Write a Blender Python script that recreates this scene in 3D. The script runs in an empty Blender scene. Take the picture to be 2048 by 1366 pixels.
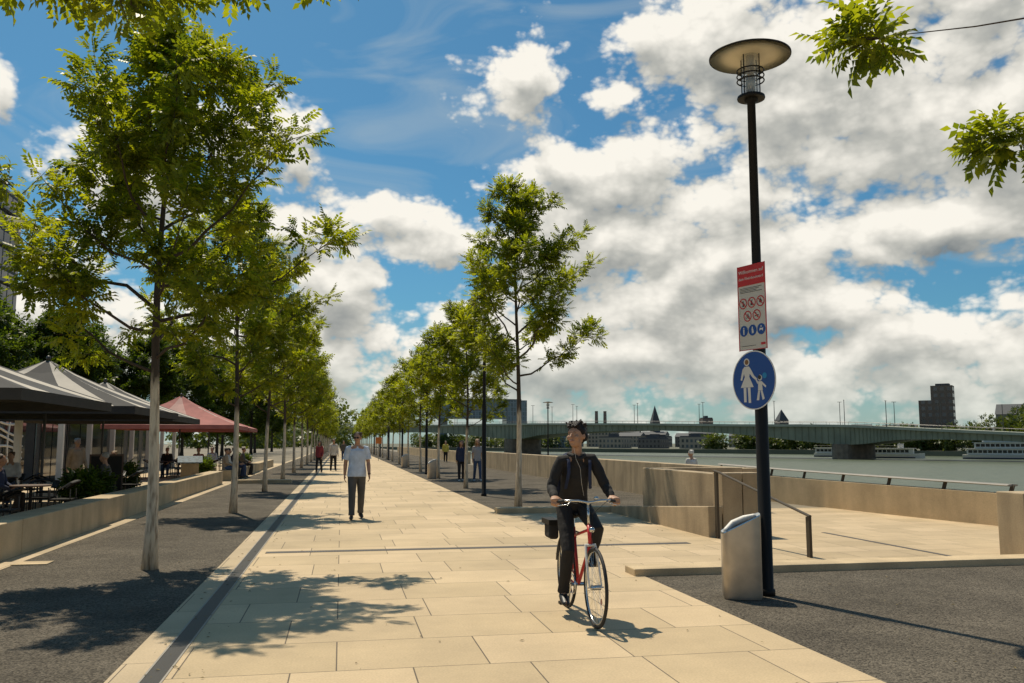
import bpy, math, random
import numpy as np
from mathutils import Vector, Matrix, Euler
R=math.radians
sc=bpy.context.scene; col=sc.collection
random.seed(5); np.random.seed(5)
SUN_EL=R(62); SUN_AZ=R(-18.8)   # bearing measured from +Y towards +X

# ------------------------------------------------------------------ materials
def nt(m):
    m.use_nodes=True; t=m.node_tree; t.nodes.clear(); return t
def N(t,ty,**k):
    n=t.nodes.new(ty)
    for a,b in k.items(): setattr(n,a,b)
    return n
def L(t,a,b): t.links.new(a,b)
def M(name,c,rough=.65,metal=0.,var=.18,vs=3.,bump=0.,bs=40.,spec=.5,trans=0.,alpha=1.):
    m=bpy.data.materials.new(name); t=nt(m)
    o=N(t,'ShaderNodeOutputMaterial'); p=N(t,'ShaderNodeBsdfPrincipled'); L(t,p.outputs[0],o.inputs[0])
    p.inputs['Roughness'].default_value=rough; p.inputs['Metallic'].default_value=metal
    p.inputs['Specular IOR Level'].default_value=spec
    p.inputs['Transmission Weight'].default_value=trans; p.inputs['Alpha'].default_value=alpha
    tc=N(t,'ShaderNodeTexCoord'); no=N(t,'ShaderNodeTexNoise'); no.inputs['Scale'].default_value=vs; no.inputs['Detail'].default_value=6
    L(t,tc.outputs['Object'],no.inputs['Vector'])
    mx=N(t,'ShaderNodeMix',data_type='RGBA'); 
    rg=N(t,'ShaderNodeMapRange'); rg.inputs[1].default_value=.3; rg.inputs[2].default_value=.7; L(t,no.outputs[0],rg.inputs[0]); L(t,rg.outputs[0],mx.inputs[0])
    mx.inputs[6].default_value=(c[0]*(1-var),c[1]*(1-var),c[2]*(1-var),1); mx.inputs[7].default_value=(min(1,c[0]*(1+var)),min(1,c[1]*(1+var)),min(1,c[2]*(1+var)),1)
    L(t,mx.outputs[2],p.inputs['Base Color'])
    if bump:
        n2=N(t,'ShaderNodeTexNoise'); n2.inputs['Scale'].default_value=bs; n2.inputs['Detail'].default_value=4; L(t,tc.outputs['Object'],n2.inputs['Vector'])
        b=N(t,'ShaderNodeBump'); b.inputs['Strength'].default_value=bump; b.inputs['Distance'].default_value=.02; L(t,n2.outputs[0],b.inputs['Height']); L(t,b.outputs[0],p.inputs['Normal'])
    return m
def concmat(name,c,streak=.2):
    m=bpy.data.materials.new(name); t=nt(m)
    o=N(t,'ShaderNodeOutputMaterial'); p=N(t,'ShaderNodeBsdfPrincipled'); L(t,p.outputs[0],o.inputs[0]); p.inputs['Roughness'].default_value=.85
    tc=N(t,'ShaderNodeTexCoord'); a=N(t,'ShaderNodeTexNoise'); a.inputs['Scale'].default_value=.9; a.inputs['Detail'].default_value=7; a.inputs['Roughness'].default_value=.65; L(t,tc.outputs['Object'],a.inputs['Vector'])
    mp=N(t,'ShaderNodeMapping'); mp.inputs['Scale'].default_value=(2.4,2.4,.5); L(t,tc.outputs['Object'],mp.inputs[0]); b=N(t,'ShaderNodeTexNoise'); b.inputs['Scale'].default_value=1; b.inputs['Detail'].default_value=4; L(t,mp.outputs[0],b.inputs['Vector'])
    g=N(t,'ShaderNodeTexNoise'); g.inputs['Scale'].default_value=70; g.inputs['Detail'].default_value=3; L(t,tc.outputs['Object'],g.inputs['Vector'])
    r=[]
    for n_,lo,hi in ((a,.78,1.1),(b,1-streak,1.05),(g,.88,1.12)):
        q=N(t,'ShaderNodeMapRange'); L(t,n_.outputs[0],q.inputs[0]); q.inputs[1].default_value=.32; q.inputs[2].default_value=.62; q.inputs[3].default_value=lo; q.inputs[4].default_value=hi; r.append(q)
    m1=N(t,'ShaderNodeMath',operation='MULTIPLY'); L(t,r[0].outputs[0],m1.inputs[0]); L(t,r[1].outputs[0],m1.inputs[1]); m2=N(t,'ShaderNodeMath',operation='MULTIPLY'); L(t,m1.outputs[0],m2.inputs[0]); L(t,r[2].outputs[0],m2.inputs[1])
    v=N(t,'ShaderNodeVectorMath',operation='SCALE'); v.inputs[0].default_value=c; L(t,m2.outputs[0],v.inputs['Scale']); L(t,v.outputs[0],p.inputs['Base Color'])
    bp=N(t,'ShaderNodeBump'); bp.inputs['Strength'].default_value=.25; bp.inputs['Distance'].default_value=.01; L(t,g.outputs[0],bp.inputs['Height']); L(t,bp.outputs[0],p.inputs['Normal'])
    return m
def leafmat(name,c1,c2,tr=.45,tm=(2.6,2.3,.9)):
    m=bpy.data.materials.new(name); t=nt(m)
    o=N(t,'ShaderNodeOutputMaterial'); ms=N(t,'ShaderNodeMixShader'); p=N(t,'ShaderNodeBsdfPrincipled'); tl=N(t,'ShaderNodeBsdfTranslucent')
    p.inputs['Roughness'].default_value=.45; p.inputs['Specular IOR Level'].default_value=.35
    g=N(t,'ShaderNodeNewGeometry'); tc=N(t,'ShaderNodeTexCoord'); no=N(t,'ShaderNodeTexNoise'); no.inputs['Scale'].default_value=1.3; no.inputs['Detail'].default_value=2
    L(t,tc.outputs['Object'],no.inputs['Vector'])
    a=N(t,'ShaderNodeMath',operation='MULTIPLY_ADD'); L(t,g.outputs['Random Per Island'],a.inputs[0]); a.inputs[1].default_value=.7
    s=N(t,'ShaderNodeMath',operation='MULTIPLY_ADD'); L(t,no.outputs[0],s.inputs[0]); s.inputs[1].default_value=2.; s.inputs[2].default_value=-.8; L(t,s.outputs[0],a.inputs[2])
    mx=N(t,'ShaderNodeMix',data_type='RGBA'); L(t,a.outputs[0],mx.inputs[0]); mx.inputs[6].default_value=(*c1,1); mx.inputs[7].default_value=(*c2,1)
    L(t,mx.outputs[2],p.inputs['Base Color'])
    br=N(t,'ShaderNodeVectorMath',operation='MULTIPLY'); L(t,mx.outputs[2],br.inputs[0]); br.inputs[1].default_value=tm
    L(t,br.outputs[0],tl.inputs[0]); ms.inputs[0].default_value=tr
    L(t,p.outputs[0],ms.inputs[1]); L(t,tl.outputs[0],ms.inputs[2]); L(t,ms.outputs[0],o.inputs[0])
    return m
def pavemat(name,base,bw=1.1,rh=.93,mort=.006,off=.37,joint=(.12,.09,.055)):
    m=bpy.data.materials.new(name); t=nt(m)
    o=N(t,'ShaderNodeOutputMaterial'); p=N(t,'ShaderNodeBsdfPrincipled'); L(t,p.outputs[0],o.inputs[0]); p.inputs['Roughness'].default_value=.75
    tc=N(t,'ShaderNodeTexCoord'); b=N(t,'ShaderNodeTexBrick'); L(t,tc.outputs['Object'],b.inputs['Vector'])
    b.offset=off; b.offset_frequency=2; b.squash=.78; b.squash_frequency=3
    b.inputs['Scale'].default_value=1; b.inputs['Brick Width'].default_value=bw; b.inputs['Row Height'].default_value=rh; b.inputs['Mortar Size'].default_value=mort; b.inputs['Mortar Smooth'].default_value=.3
    k=.84
    b.inputs['Color1'].default_value=(base[0]*k,base[1]*k,base[2]*k*.97,1); b.inputs['Color2'].default_value=(base[0]*1.06,base[1]*1.06,base[2]*1.08,1); b.inputs['Mortar'].default_value=(*joint,1)
    n1=N(t,'ShaderNodeTexNoise'); n1.inputs['Scale'].default_value=.55; n1.inputs['Detail'].default_value=8; n1.inputs['Roughness'].default_value=.68; L(t,tc.outputs['Object'],n1.inputs['Vector'])
    n2=N(t,'ShaderNodeTexNoise'); n2.inputs['Scale'].default_value=60; n2.inputs['Detail'].default_value=3; L(t,tc.outputs['Object'],n2.inputs['Vector'])
    n3=N(t,'ShaderNodeTexVoronoi'); n3.inputs['Scale'].default_value=5; n3.inputs['Randomness'].default_value=1; L(t,tc.outputs['Object'],n3.inputs['Vector'])
    r1=N(t,'ShaderNodeMapRange'); L(t,n1.outputs[0],r1.inputs[0]); r1.inputs[1].default_value=.3;r1.inputs[2].default_value=.65;r1.inputs[3].default_value=.76;r1.inputs[4].default_value=1.05
    r2=N(t,'ShaderNodeMapRange'); L(t,n2.outputs[0],r2.inputs[0]); r2.inputs[1].default_value=.3;r2.inputs[2].default_value=.7;r2.inputs[3].default_value=.88;r2.inputs[4].default_value=1.08
    r3=N(t,'ShaderNodeMapRange'); L(t,n3.outputs['Distance'],r3.inputs[0]); r3.inputs[1].default_value=.03;r3.inputs[2].default_value=.09;r3.inputs[3].default_value=.84;r3.inputs[4].default_value=1.
    mu=N(t,'ShaderNodeMath',operation='MULTIPLY'); L(t,r1.outputs[0],mu.inputs[0]); L(t,r2.outputs[0],mu.inputs[1])
    mu2=N(t,'ShaderNodeMath',operation='MULTIPLY'); L(t,mu.outputs[0],mu2.inputs[0]); L(t,r3.outputs[0],mu2.inputs[1])
    vm=N(t,'ShaderNodeVectorMath',operation='SCALE'); L(t,b.outputs[0],vm.inputs[0]); L(t,mu2.outputs[0],vm.inputs['Scale']); L(t,vm.outputs[0],p.inputs['Base Color'])
    bp=N(t,'ShaderNodeBump'); bp.inputs['Strength'].default_value=.4; bp.inputs['Distance'].default_value=.008; bp.invert=True; L(t,b.outputs['Fac'],bp.inputs['Height'])
    bp2=N(t,'ShaderNodeBump'); bp2.inputs['Strength'].default_value=.15; bp2.inputs['Distance'].default_value=.005; L(t,n2.outputs[0],bp2.inputs['Height']); L(t,bp.outputs[0],bp2.inputs['Normal']); L(t,bp2.outputs[0],p.inputs['Normal'])
    return m
def gravelmat(name,c):
    m=bpy.data.materials.new(name); t=nt(m)
    o=N(t,'ShaderNodeOutputMaterial'); p=N(t,'ShaderNodeBsdfPrincipled'); L(t,p.outputs[0],o.inputs[0]); p.inputs['Roughness'].default_value=.95; p.inputs['Specular IOR Level'].default_value=.2
    tc=N(t,'ShaderNodeTexCoord'); v=N(t,'ShaderNodeTexVoronoi'); v.inputs['Scale'].default_value=70; L(t,tc.outputs['Object'],v.inputs['Vector'])
    n=N(t,'ShaderNodeTexNoise'); n.inputs['Scale'].default_value=.8; n.inputs['Detail'].default_value=8; n.inputs['Roughness'].default_value=.7; L(t,tc.outputs['Object'],n.inputs['Vector'])
    sx=N(t,'ShaderNodeSeparateColor'); L(t,v.outputs['Color'],sx.inputs[0])
    r1=N(t,'ShaderNodeMapRange'); L(t,sx.outputs[0],r1.inputs[0]); r1.inputs[3].default_value=.4; r1.inputs[4].default_value=1.7
    r2=N(t,'ShaderNodeMapRange'); L(t,n.outputs[0],r2.inputs[0]); r2.inputs[1].default_value=.3;r2.inputs[2].default_value=.7;r2.inputs[3].default_value=.65;r2.inputs[4].default_value=1.35
    mu=N(t,'ShaderNodeMath',operation='MULTIPLY'); L(t,r1.outputs[0],mu.inputs[0]); L(t,r2.outputs[0],mu.inputs[1])
    vm=N(t,'ShaderNodeVectorMath',operation='SCALE'); vm.inputs[0].default_value=c; L(t,mu.outputs[0],vm.inputs['Scale']); L(t,vm.outputs[0],p.inputs['Base Color'])
    bp=N(t,'ShaderNodeBump'); bp.inputs['Strength'].default_value=.8; bp.inputs['Distance'].default_value=.010; L(t,v.outputs['Distance'],bp.inputs['Height']); bp.invert=True; L(t,bp.outputs[0],p.inputs['Normal'])
    return m
def stripemat(name,axis,scale,c1,c2,rough=.5,metal=0):
    m=bpy.data.materials.new(name); t=nt(m)
    o=N(t,'ShaderNodeOutputMaterial'); p=N(t,'ShaderNodeBsdfPrincipled'); L(t,p.outputs[0],o.inputs[0]); p.inputs['Roughness'].default_value=rough; p.inputs['Metallic'].default_value=metal
    tc=N(t,'ShaderNodeTexCoord'); w=N(t,'ShaderNodeTexWave',bands_direction=axis); w.inputs['Scale'].default_value=scale; L(t,tc.outputs['Object'],w.inputs['Vector'])
    r=N(t,'ShaderNodeMapRange'); r.inputs[1].default_value=.4; r.inputs[2].default_value=.6; L(t,w.outputs['Fac'],r.inputs[0])
    mx=N(t,'ShaderNodeMix',data_type='RGBA'); L(t,r.outputs[0],mx.inputs[0]); mx.inputs[6].default_value=(*c1,1); mx.inputs[7].default_value=(*c2,1); L(t,mx.outputs[2],p.inputs['Base Color'])
    return m
def facademat(name,wall,glass,bw,rh,mort,rotx=False):
    m=bpy.data.materials.new(name); t=nt(m)
    o=N(t,'ShaderNodeOutputMaterial'); p=N(t,'ShaderNodeBsdfPrincipled'); L(t,p.outputs[0],o.inputs[0])
    tc=N(t,'ShaderNodeTexCoord'); sx=N(t,'ShaderNodeSeparateXYZ'); L(t,tc.outputs['Object'],sx.inputs[0])
    ad=N(t,'ShaderNodeMath',operation='ADD'); L(t,sx.outputs[0],ad.inputs[0]); L(t,sx.outputs[1],ad.inputs[1])
    cx=N(t,'ShaderNodeCombineXYZ'); L(t,ad.outputs[0],cx.inputs[0]); L(t,sx.outputs[2],cx.inputs[1])
    b=N(t,'ShaderNodeTexBrick'); b.offset=0; L(t,cx.outputs[0],b.inputs['Vector']); b.inputs['Scale'].default_value=1
    b.inputs['Brick Width'].default_value=bw; b.inputs['Row Height'].default_value=rh; b.inputs['Mortar Size'].default_value=mort; b.inputs['Mortar Smooth'].default_value=0
    b.inputs['Color1'].default_value=(*glass,1); b.inputs['Color2'].default_value=(glass[0]*2.2,glass[1]*2.2,glass[2]*2.3,1); b.inputs['Mortar'].default_value=(*wall,1)
    L(t,b.outputs[0],p.inputs['Base Color'])
    r=N(t,'ShaderNodeMapRange'); L(t,b.outputs['Fac'],r.inputs[0]); r.inputs[3].default_value=.12; r.inputs[4].default_value=.8; L(t,r.outputs[0],p.inputs['Roughness'])
    return m

PAVE=pavemat('sandstone_paving',(.59,.445,.262))
PAVE2=pavemat('terrace_paving',(.57,.43,.255),bw=.9,rh=.6,mort=.005)
EDGE=pavemat('edge_paving',(.52,.40,.245),bw=.32,rh=1.0,mort=.005,off=0)
GRAV=gravelmat('dark_gravel',(.098,.084,.064))
CONC=concmat('concrete_warm',(.52,.395,.235),.14)
CONC2=concmat('concrete_weathered',(.43,.33,.205),.3)
GROUND=M('bank_ground',(.2,.17,.12),.9,var=.3,vs=.3)
FARG=M('far_bank_ground',(.12,.12,.08),.9,var=.3,vs=.02)
GRASS=M('grass',(.07,.11,.02),.9,var=.4,vs=8,bump=.5,bs=90)
BLACK=M('black_metal',(.014,.013,.012),.5,var=.1,spec=.2)
DKGREY=M('dark_grey_metal',(.05,.048,.045),.45,var=.1)
STEEL=M('steel',(.45,.42,.37),.35,metal=.8,var=.1)
RAILS=M('rail_satin_steel',(.28,.255,.215),.55,metal=.2,var=.1)
BINM=M('bin_steel',(.50,.44,.36),.38,metal=.75,var=.14,vs=6,bump=.03,bs=30)
RAILM=M('rail_bronze',(.075,.06,.042),.6,var=.1,spec=.2)
WHITE=M('white_paint',(.72,.69,.63),.5,var=.06)
OFFW=M('lamp_underside',(.90,.80,.58),.5,var=.04)
REDM=M('red_paint',(.55,.03,.03),.4,var=.05)
REDF=M('red_parasol_fabric',(.37,.13,.11),.85,var=.14)
REDF2=M('faded_red_fabric',(.47,.27,.23),.85,var=.1)
GREYF=M('grey_parasol_fabric',(.042,.040,.038),.85,var=.12)
WHITEF=M('pale_parasol_fabric',(.5,.45,.38),.85,var=.06)
BLUEM=M('sign_blue',(.012,.075,.30),.35,var=.04)
GRATE=stripemat('drain_grate','Y',14,(.012,.012,.011),(.06,.053,.045),.5,.3)
GRATE2=stripemat('cross_drain','X',14,(.03,.027,.022),(.10,.085,.07),.6)
WOOD=M('dark_wood',(.09,.05,.03),.6)
RUBBER=M('rubber',(.02,.02,.02),.7)
CHROME=M('chrome',(.6,.6,.58),.22,metal=1.,var=.05)
def glassmat(n,c,r=.05): return M(n,c,r,var=.3,vs=.6,spec=.9)
GLASS=glassmat('dark_glass',(.02,.025,.028))
GLASSC=M('lantern_glass',(.6,.65,.65),.08,alpha=.35,var=.02)
LEAF=leafmat('ash_leaves',(.045,.075,.009),(.17,.20,.015),.54,(3.3,2.9,.75))
LEAFD=leafmat('dark_leaves',(.022,.042,.007),(.075,.11,.014),.42,(2.6,2.5,.8))
LEAFFAR=leafmat('far_foliage',(.035,.060,.012),(.09,.12,.02),.3)
def barkmat():
    m=bpy.data.materials.new('bark_limewashed'); t=nt(m)
    o=N(t,'ShaderNodeOutputMaterial'); p=N(t,'ShaderNodeBsdfPrincipled'); L(t,p.outputs[0],o.inputs[0]); p.inputs['Roughness'].default_value=.9
    tc=N(t,'ShaderNodeTexCoord'); sx=N(t,'ShaderNodeSeparateXYZ'); L(t,tc.outputs['Object'],sx.inputs[0])
    mp=N(t,'ShaderNodeMapping'); mp.inputs['Scale'].default_value=(22,22,4); L(t,tc.outputs['Object'],mp.inputs[0])
    n=N(t,'ShaderNodeTexNoise'); n.inputs['Scale'].default_value=1.; n.inputs['Detail'].default_value=6; L(t,mp.outputs[0],n.inputs['Vector'])
    a=N(t,'ShaderNodeMath',operation='MULTIPLY_ADD'); L(t,n.outputs[0],a.inputs[0]); a.inputs[1].default_value=.6; L(t,sx.outputs[2],a.inputs[2])
    r=N(t,'ShaderNodeMapRange'); L(t,a.outputs[0],r.inputs[0]); r.inputs[1].default_value=2.6; r.inputs[2].default_value=2.8
    pale=N(t,'ShaderNodeMix',data_type='RGBA'); r0=N(t,'ShaderNodeMapRange'); L(t,n.outputs[0],r0.inputs[0]); r0.inputs[1].default_value=.33; r0.inputs[2].default_value=.55
    L(t,r0.outputs[0],pale.inputs[0]); pale.inputs[6].default_value=(.28,.21,.14,1); pale.inputs[7].default_value=(.66,.56,.41,1)
    mx=N(t,'ShaderNodeMix',data_type='RGBA'); L(t,r.outputs[0],mx.inputs[0]); L(t,pale.outputs[2],mx.inputs[6]); mx.inputs[7].default_value=(.065,.048,.034,1)
    L(t,mx.outputs[2],p.inputs['Base Color'])
    b=N(t,'ShaderNodeBump'); b.inputs['Strength'].default_value=.6; b.inputs['Distance'].default_value=.02; L(t,n.outputs[0],b.inputs['Height']); L(t,b.outputs[0],p.inputs['Normal'])
    return m
BARK=barkmat(); BARKD=M('dark_bark',(.05,.038,.028),.9,var=.3,vs=6)
def watermat():
    m=bpy.data.materials.new('river_water'); t=nt(m)
    o=N(t,'ShaderNodeOutputMaterial'); p=N(t,'ShaderNodeBsdfPrincipled'); L(t,p.outputs[0],o.inputs[0]); p.inputs['Roughness'].default_value=.4; p.inputs['Specular IOR Level'].default_value=.25
    tc=N(t,'ShaderNodeTexCoord'); mp=N(t,'ShaderNodeMapping'); mp.inputs['Scale'].default_value=(1,.6,1); L(t,tc.outputs['Object'],mp.inputs[0])
    n=N(t,'ShaderNodeTexNoise'); n.inputs['Scale'].default_value=.5; n.inputs['Detail'].default_value=7; n.inputs['Roughness'].default_value=.65; L(t,mp.outputs[0],n.inputs['Vector'])
    mx=N(t,'ShaderNodeMix',data_type='RGBA'); L(t,n.outputs[0],mx.inputs[0]); mx.inputs[6].default_value=(.045,.062,.036,1); mx.inputs[7].default_value=(.14,.16,.105,1); L(t,mx.outputs[2],p.inputs['Base Color'])
    b=N(t,'ShaderNodeBump'); b.inputs['Strength'].default_value=1; b.inputs['Distance'].default_value=.4; L(t,n.outputs[0],b.inputs['Height']); L(t,b.outputs[0],p.inputs['Normal'])
    return m
WATER=watermat()

# ------------------------------------------------------------------ mesh builder
class MB:
    def __init__(s): s.v=[];s.f=[];s.m=[]
    def add(s,vs,fs,mi=0):
        o=len(s.v); s.v+=[tuple(v) for v in vs]; s.f+=[tuple(i+o for i in f) for f in fs]; s.m+=[mi]*len(fs); return s
    def box(s,x0,x1,y0,y1,z0,z1,mi=0):
        return s.add([(x0,y0,z0),(x1,y0,z0),(x1,y1,z0),(x0,y1,z0),(x0,y0,z1),(x1,y0,z1),(x1,y1,z1),(x0,y1,z1)],
          [(0,3,2,1),(4,5,6,7),(0,1,5,4),(1,2,6,5),(2,3,7,6),(3,0,4,7)],mi)
    def loft(s,pts,rad,n=10,side=None,mi=0,rc=True):
        pts=[Vector(p) for p in pts]; rad=[(r,r) if not isinstance(r,(tuple,list)) else r for r in rad]
        tang=[]
        for i in range(len(pts)):
            a=pts[max(0,i-1)]; b=pts[min(len(pts)-1,i+1)]; d=(b-a); tang.append(d.normalized() if d.length>1e-9 else Vector((0,0,1)))
        P=list(pts); Q=list(rad); T=list(tang)
        if rc:
            pre=[];post=[]
            for k in (80,50,25):
                c=math.cos(R(k)); sn=math.sin(R(k)); h=min(rad[0]); pre.append((pts[0]-tang[0]*h*sn,(rad[0][0]*c,rad[0][1]*c),tang[0]))
            for k in (25,50,80):
                c=math.cos(R(k)); sn=math.sin(R(k)); h=min(rad[-1]); post.append((pts[-1]+tang[-1]*h*sn,(rad[-1][0]*c,rad[-1][1]*c),tang[-1]))
            P=[q[0] for q in pre]+P+[q[0] for q in post]; Q=[q[1] for q in pre]+Q+[q[1] for q in post]; T=[q[2] for q in pre]+T+[q[2] for q in post]
        sv=Vector(side) if side is not None else None
        vs=[];fs=[]; prev=None
        for p,r,t in zip(P,Q,T):
            if sv is not None: u=sv-t*sv.dot(t)
            elif prev is None:
                u=Vector((1,0,0)) if abs(t.x)<.8 else Vector((0,1,0)); u=u-t*u.dot(t)
            else: u=prev-t*prev.dot(t)
            if u.length<1e-6: u=t.orthogonal()
            u.normalize(); prev=u; w=t.cross(u)
            for k in range(n):
                a=2*math.pi*k/n; vs.append(p+u*(math.cos(a)*r[0])+w*(math.sin(a)*r[1]))
        for i in range(len(P)-1):
            for k in range(n): fs.append((i*n+k,i*n+(k+1)%n,(i+1)*n+(k+1)%n,(i+1)*n+k))
        fs.append(tuple(range(n))[::-1]); fs.append(tuple((len(P)-1)*n+k for k in range(n)))
        return s.add(vs,fs,mi)
    def cyl(s,p0,p1,r0,r1=None,n=16,mi=0): return s.loft([p0,p1],[r0,r0 if r1 is None else r1],n,mi=mi,rc=False)
    def ell(s,c,r,rot=None,n=14,mi=0):
        vs=[];fs=[];m=n//2+1; rot=rot or Matrix.Identity(3); c=Vector(c)
        for i in range(m+1):
            th=math.pi*i/m
            for k in range(n):
                a=2*math.pi*k/n; vs.append(c+rot@Vector((r[0]*math.sin(th)*math.cos(a),r[1]*math.sin(th)*math.sin(a),r[2]*math.cos(th))))
        for i in range(m):
            for k in range(n): fs.append((i*n+k,(i+1)*n+k,(i+1)*n+(k+1)%n,i*n+(k+1)%n))
        return s.add(vs,fs,mi)
    def lathe(s,prof,c=(0,0,0),n=32,mi=0):
        vs=[];fs=[]
        for r,z in prof:
            for k in range(n): a=2*math.pi*k/n; vs.append((c[0]+r*math.cos(a),c[1]+r*math.sin(a),c[2]+z))
        for i in range(len(prof)-1):
            for k in range(n): fs.append((i*n+k,i*n+(k+1)%n,(i+1)*n+(k+1)%n,(i+1)*n+k))
        return s.add(vs,fs,mi)
    def torus(s,c,axis,Rr,r,n=40,m=8,mi=0):
        c=Vector(c); ax=Vector(axis).normalized(); u=ax.orthogonal().normalized(); w=ax.cross(u); vs=[];fs=[]
        for i in range(n):
            a=2*math.pi*i/n; d=u*math.cos(a)+w*math.sin(a)
            for k in range(m): b=2*math.pi*k/m; vs.append(c+d*(Rr+r*math.cos(b))+ax*(r*math.sin(b)))
        for i in range(n):
            for k in range(m): fs.append((i*m+k,((i+1)%n)*m+k,((i+1)%n)*m+(k+1)%m,i*m+(k+1)%m))
        return s.add(vs,fs,mi)
    def disc(s,cx,cz,r,y,mi=0,n=28,ri=0):
        if ri: 
            vs=[(cx+q*math.cos(2*math.pi*k/n),y,cz+q*math.sin(2*math.pi*k/n)) for q in (r,ri) for k in range(n)]
            return s.add(vs,[(k,(k+1)%n,n+(k+1)%n,n+k) for k in range(n)],mi)
        return s.add([(cx+r*math.cos(2*math.pi*k/n),y,cz+r*math.sin(2*math.pi*k/n)) for k in range(n)],[tuple(range(n))],mi)
    def poly(s,pts,y,mi=0): return s.add([(a,y,b) for a,b in pts],[tuple(range(len(pts)))],mi)
    def prism(s,pts,z0,z1,mi=0):
        n=len(pts); vs=[(x,y,z0) for x,y in pts]+[(x,y,z1) for x,y in pts]
        return s.add(vs,[tuple(range(n))[::-1],tuple(range(n,2*n))]+[(k,(k+1)%n,n+(k+1)%n,n+k) for k in range(n)],mi)
    def mesh(s,name,mats,smooth=False):
        me=bpy.data.meshes.new(name); me.from_pydata(s.v,[],s.f)
        for m in (mats if isinstance(mats,(list,tuple)) else [mats]): me.materials.append(m)
        me.polygons.foreach_set('material_index',s.m)
        if smooth: me.polygons.foreach_set('use_smooth',[True]*len(s.f))
        me.update(); return me
def OB(name,data,parent=None,loc=(0,0,0),rot=(0,0,0),label=None,cat=None,group=None,kind=None):
    o=bpy.data.objects.new(name,data); col.objects.link(o); o.location=loc; o.rotation_euler=rot
    if parent is not None: o.parent=parent
    if label:o['label']=label
    if cat:o['category']=cat
    if group:o['group']=group
    if kind:o['kind']=kind
    return o
def EM(name,loc,label,cat,group=None,rotz=0): 
    e=OB(name,None,None,loc,(0,0,rotz),label,cat,group); e.empty_display_size=.2; return e
def bevel(o,w=.01,seg=2):
    m=o.modifiers.new('b','BEVEL'); m.width=w; m.segments=seg; m.limit_method='ANGLE'; return o
def remesh(o,vox,it=4):
    m=o.modifiers.new('r','REMESH'); m.mode='VOXEL'; m.voxel_size=vox; m.use_smooth_shade=True
    s=o.modifiers.new('s','SMOOTH'); s.factor=.5; s.iterations=it; return o
def clone(root,loc,rotz=0,scale=1,label=None):
    def cp(o,par):
        c=o.copy(); col.objects.link(c)
        if par is not None: c.parent=par
        for ch in o.children: cp(ch,c)
        return c
    c=cp(root,None); c.location=loc; c.rotation_euler=(0,0,rotz); c.scale=(scale,)*3
    if label:c['label']=label
    return c
def textmesh(body,size,mat,name,parent,loc,align='CENTER',rot=(math.pi/2,0,0)):
    cu=bpy.data.curves.new('t','FONT'); cu.body=body; cu.size=size; cu.align_x=align; cu.extrude=.0004
    o=bpy.data.objects.new('t',cu); col.objects.link(o); bpy.context.view_layer.update()
    me=bpy.data.meshes.new_from_object(o.evaluated_get(bpy.context.evaluated_depsgraph_get()))
    bpy.data.objects.remove(o); me.materials.clear(); me.materials.append(mat)
    return OB(name,me,parent,loc,rot)
def leafmesh(name,V,mat):
    n=len(V)//4; me=bpy.data.meshes.new(name); me.vertices.add(len(V)); me.vertices.foreach_set('co',np.asarray(V,dtype=np.float32).ravel())
    me.loops.add(n*4); me.loops.foreach_set('vertex_index',np.arange(n*4,dtype=np.int32)); me.polygons.add(n)
    me.polygons.foreach_set('loop_start',np.arange(0,n*4,4,dtype=np.int32)); me.update(calc_edges=True); me.materials.append(mat); return me

# ------------------------------------------------------------------ ground, paving, water
def sheet(name,x0,x1,y0,y1,z,mat,kind='structure'):
    return OB(name,MB().add([(x0,y0,z),(x1,y0,z),(x1,y1,z),(x0,y1,z)],[(0,1,2,3)]).mesh(name,mat),kind=kind)
sheet('ground',-3000,3000,-200,5000,-7,FARG)
g=MB(); g.prism([(-900,-60),(12.9,-60),(12.9,80),(9.9,300),(2,640),(-900,640)],-6.5,-.012)
OB('near_bank_terrain',g.mesh('near_bank_terrain',GROUND),kind='structure')
g=MB(); g.prism([(12.9,-60),(26,-60),(26,80),(24,300),(14,640),(9.9,300),(12.9,80)],-6.5,-3.2)
OB('lower_quay',g.mesh('lower_quay',CONC2),kind='structure')
sheet('river_water',10,2500,-150,3000,-4.5,WATER)
g=MB(); g.prism([(330,100),(285,290),(255,380),(205,470),(140,560),(60,720),(-60,1000),(-60,3000),(2900,3000),(2900,100)],-6.5,-2.2)
OB('far_bank_terrain',g.mesh('far_bank_terrain',FARG),kind='structure')
sheet('promenade_paving',-1.145,3.62,-4,260,0,PAVE)
sheet('edge_strip_paving',-1.53,-1.305,-4,260,0.0,EDGE)
sheet('gravel_tree_strip',-4.2,-1.53,-4,260,-.004,GRAV)
sheet('kerb_strip',-4.5,-4.2,-4,260,0,EDGE)
sheet('gravel_riverside_strip',3.62,9.2,20.15,260,-.004,GRAV)
sheet('gravel_foreground_bed',3.62,14,-4,10.3,-.004,GRAV)
sheet('terrace_paving',3.62,12.9,10.3,20.15,0,PAVE2)
sheet('restaurant_terrace_paving',-16,-4.5,-4,70,0,PAVE2)
sheet('lawn',-16,-9,6,27,.006,GRASS)
dr=EM('drain_channel',(0,0,0),'long dark slotted drain channel with steel edges in pale paving','drain')
OB('grate',MB().box(-1.29,-1.16,-4,200,-.03,.002).mesh('grate',GRATE),dr)
OB('frame',MB().box(-1.305,-1.29,-4,200,-.03,.006).mesh('frame',RAILS),dr)
OB('frame',MB().box(-1.16,-1.145,-4,200,-.03,.006).mesh('frame',RAILS),dr)
cd=EM('cross_drain',(0,0,0),'dark grey slotted cross drain set in sandstone slabs','drain')
OB('grate',MB().box(-1.05,5.5,13.40,13.60,-.03,.004).mesh('grate',GRATE2),cd)
cd2=EM('shadow_strip',(0,0,0),'narrow dark strip painting a shadow line on the terrace paving','drain')
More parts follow.
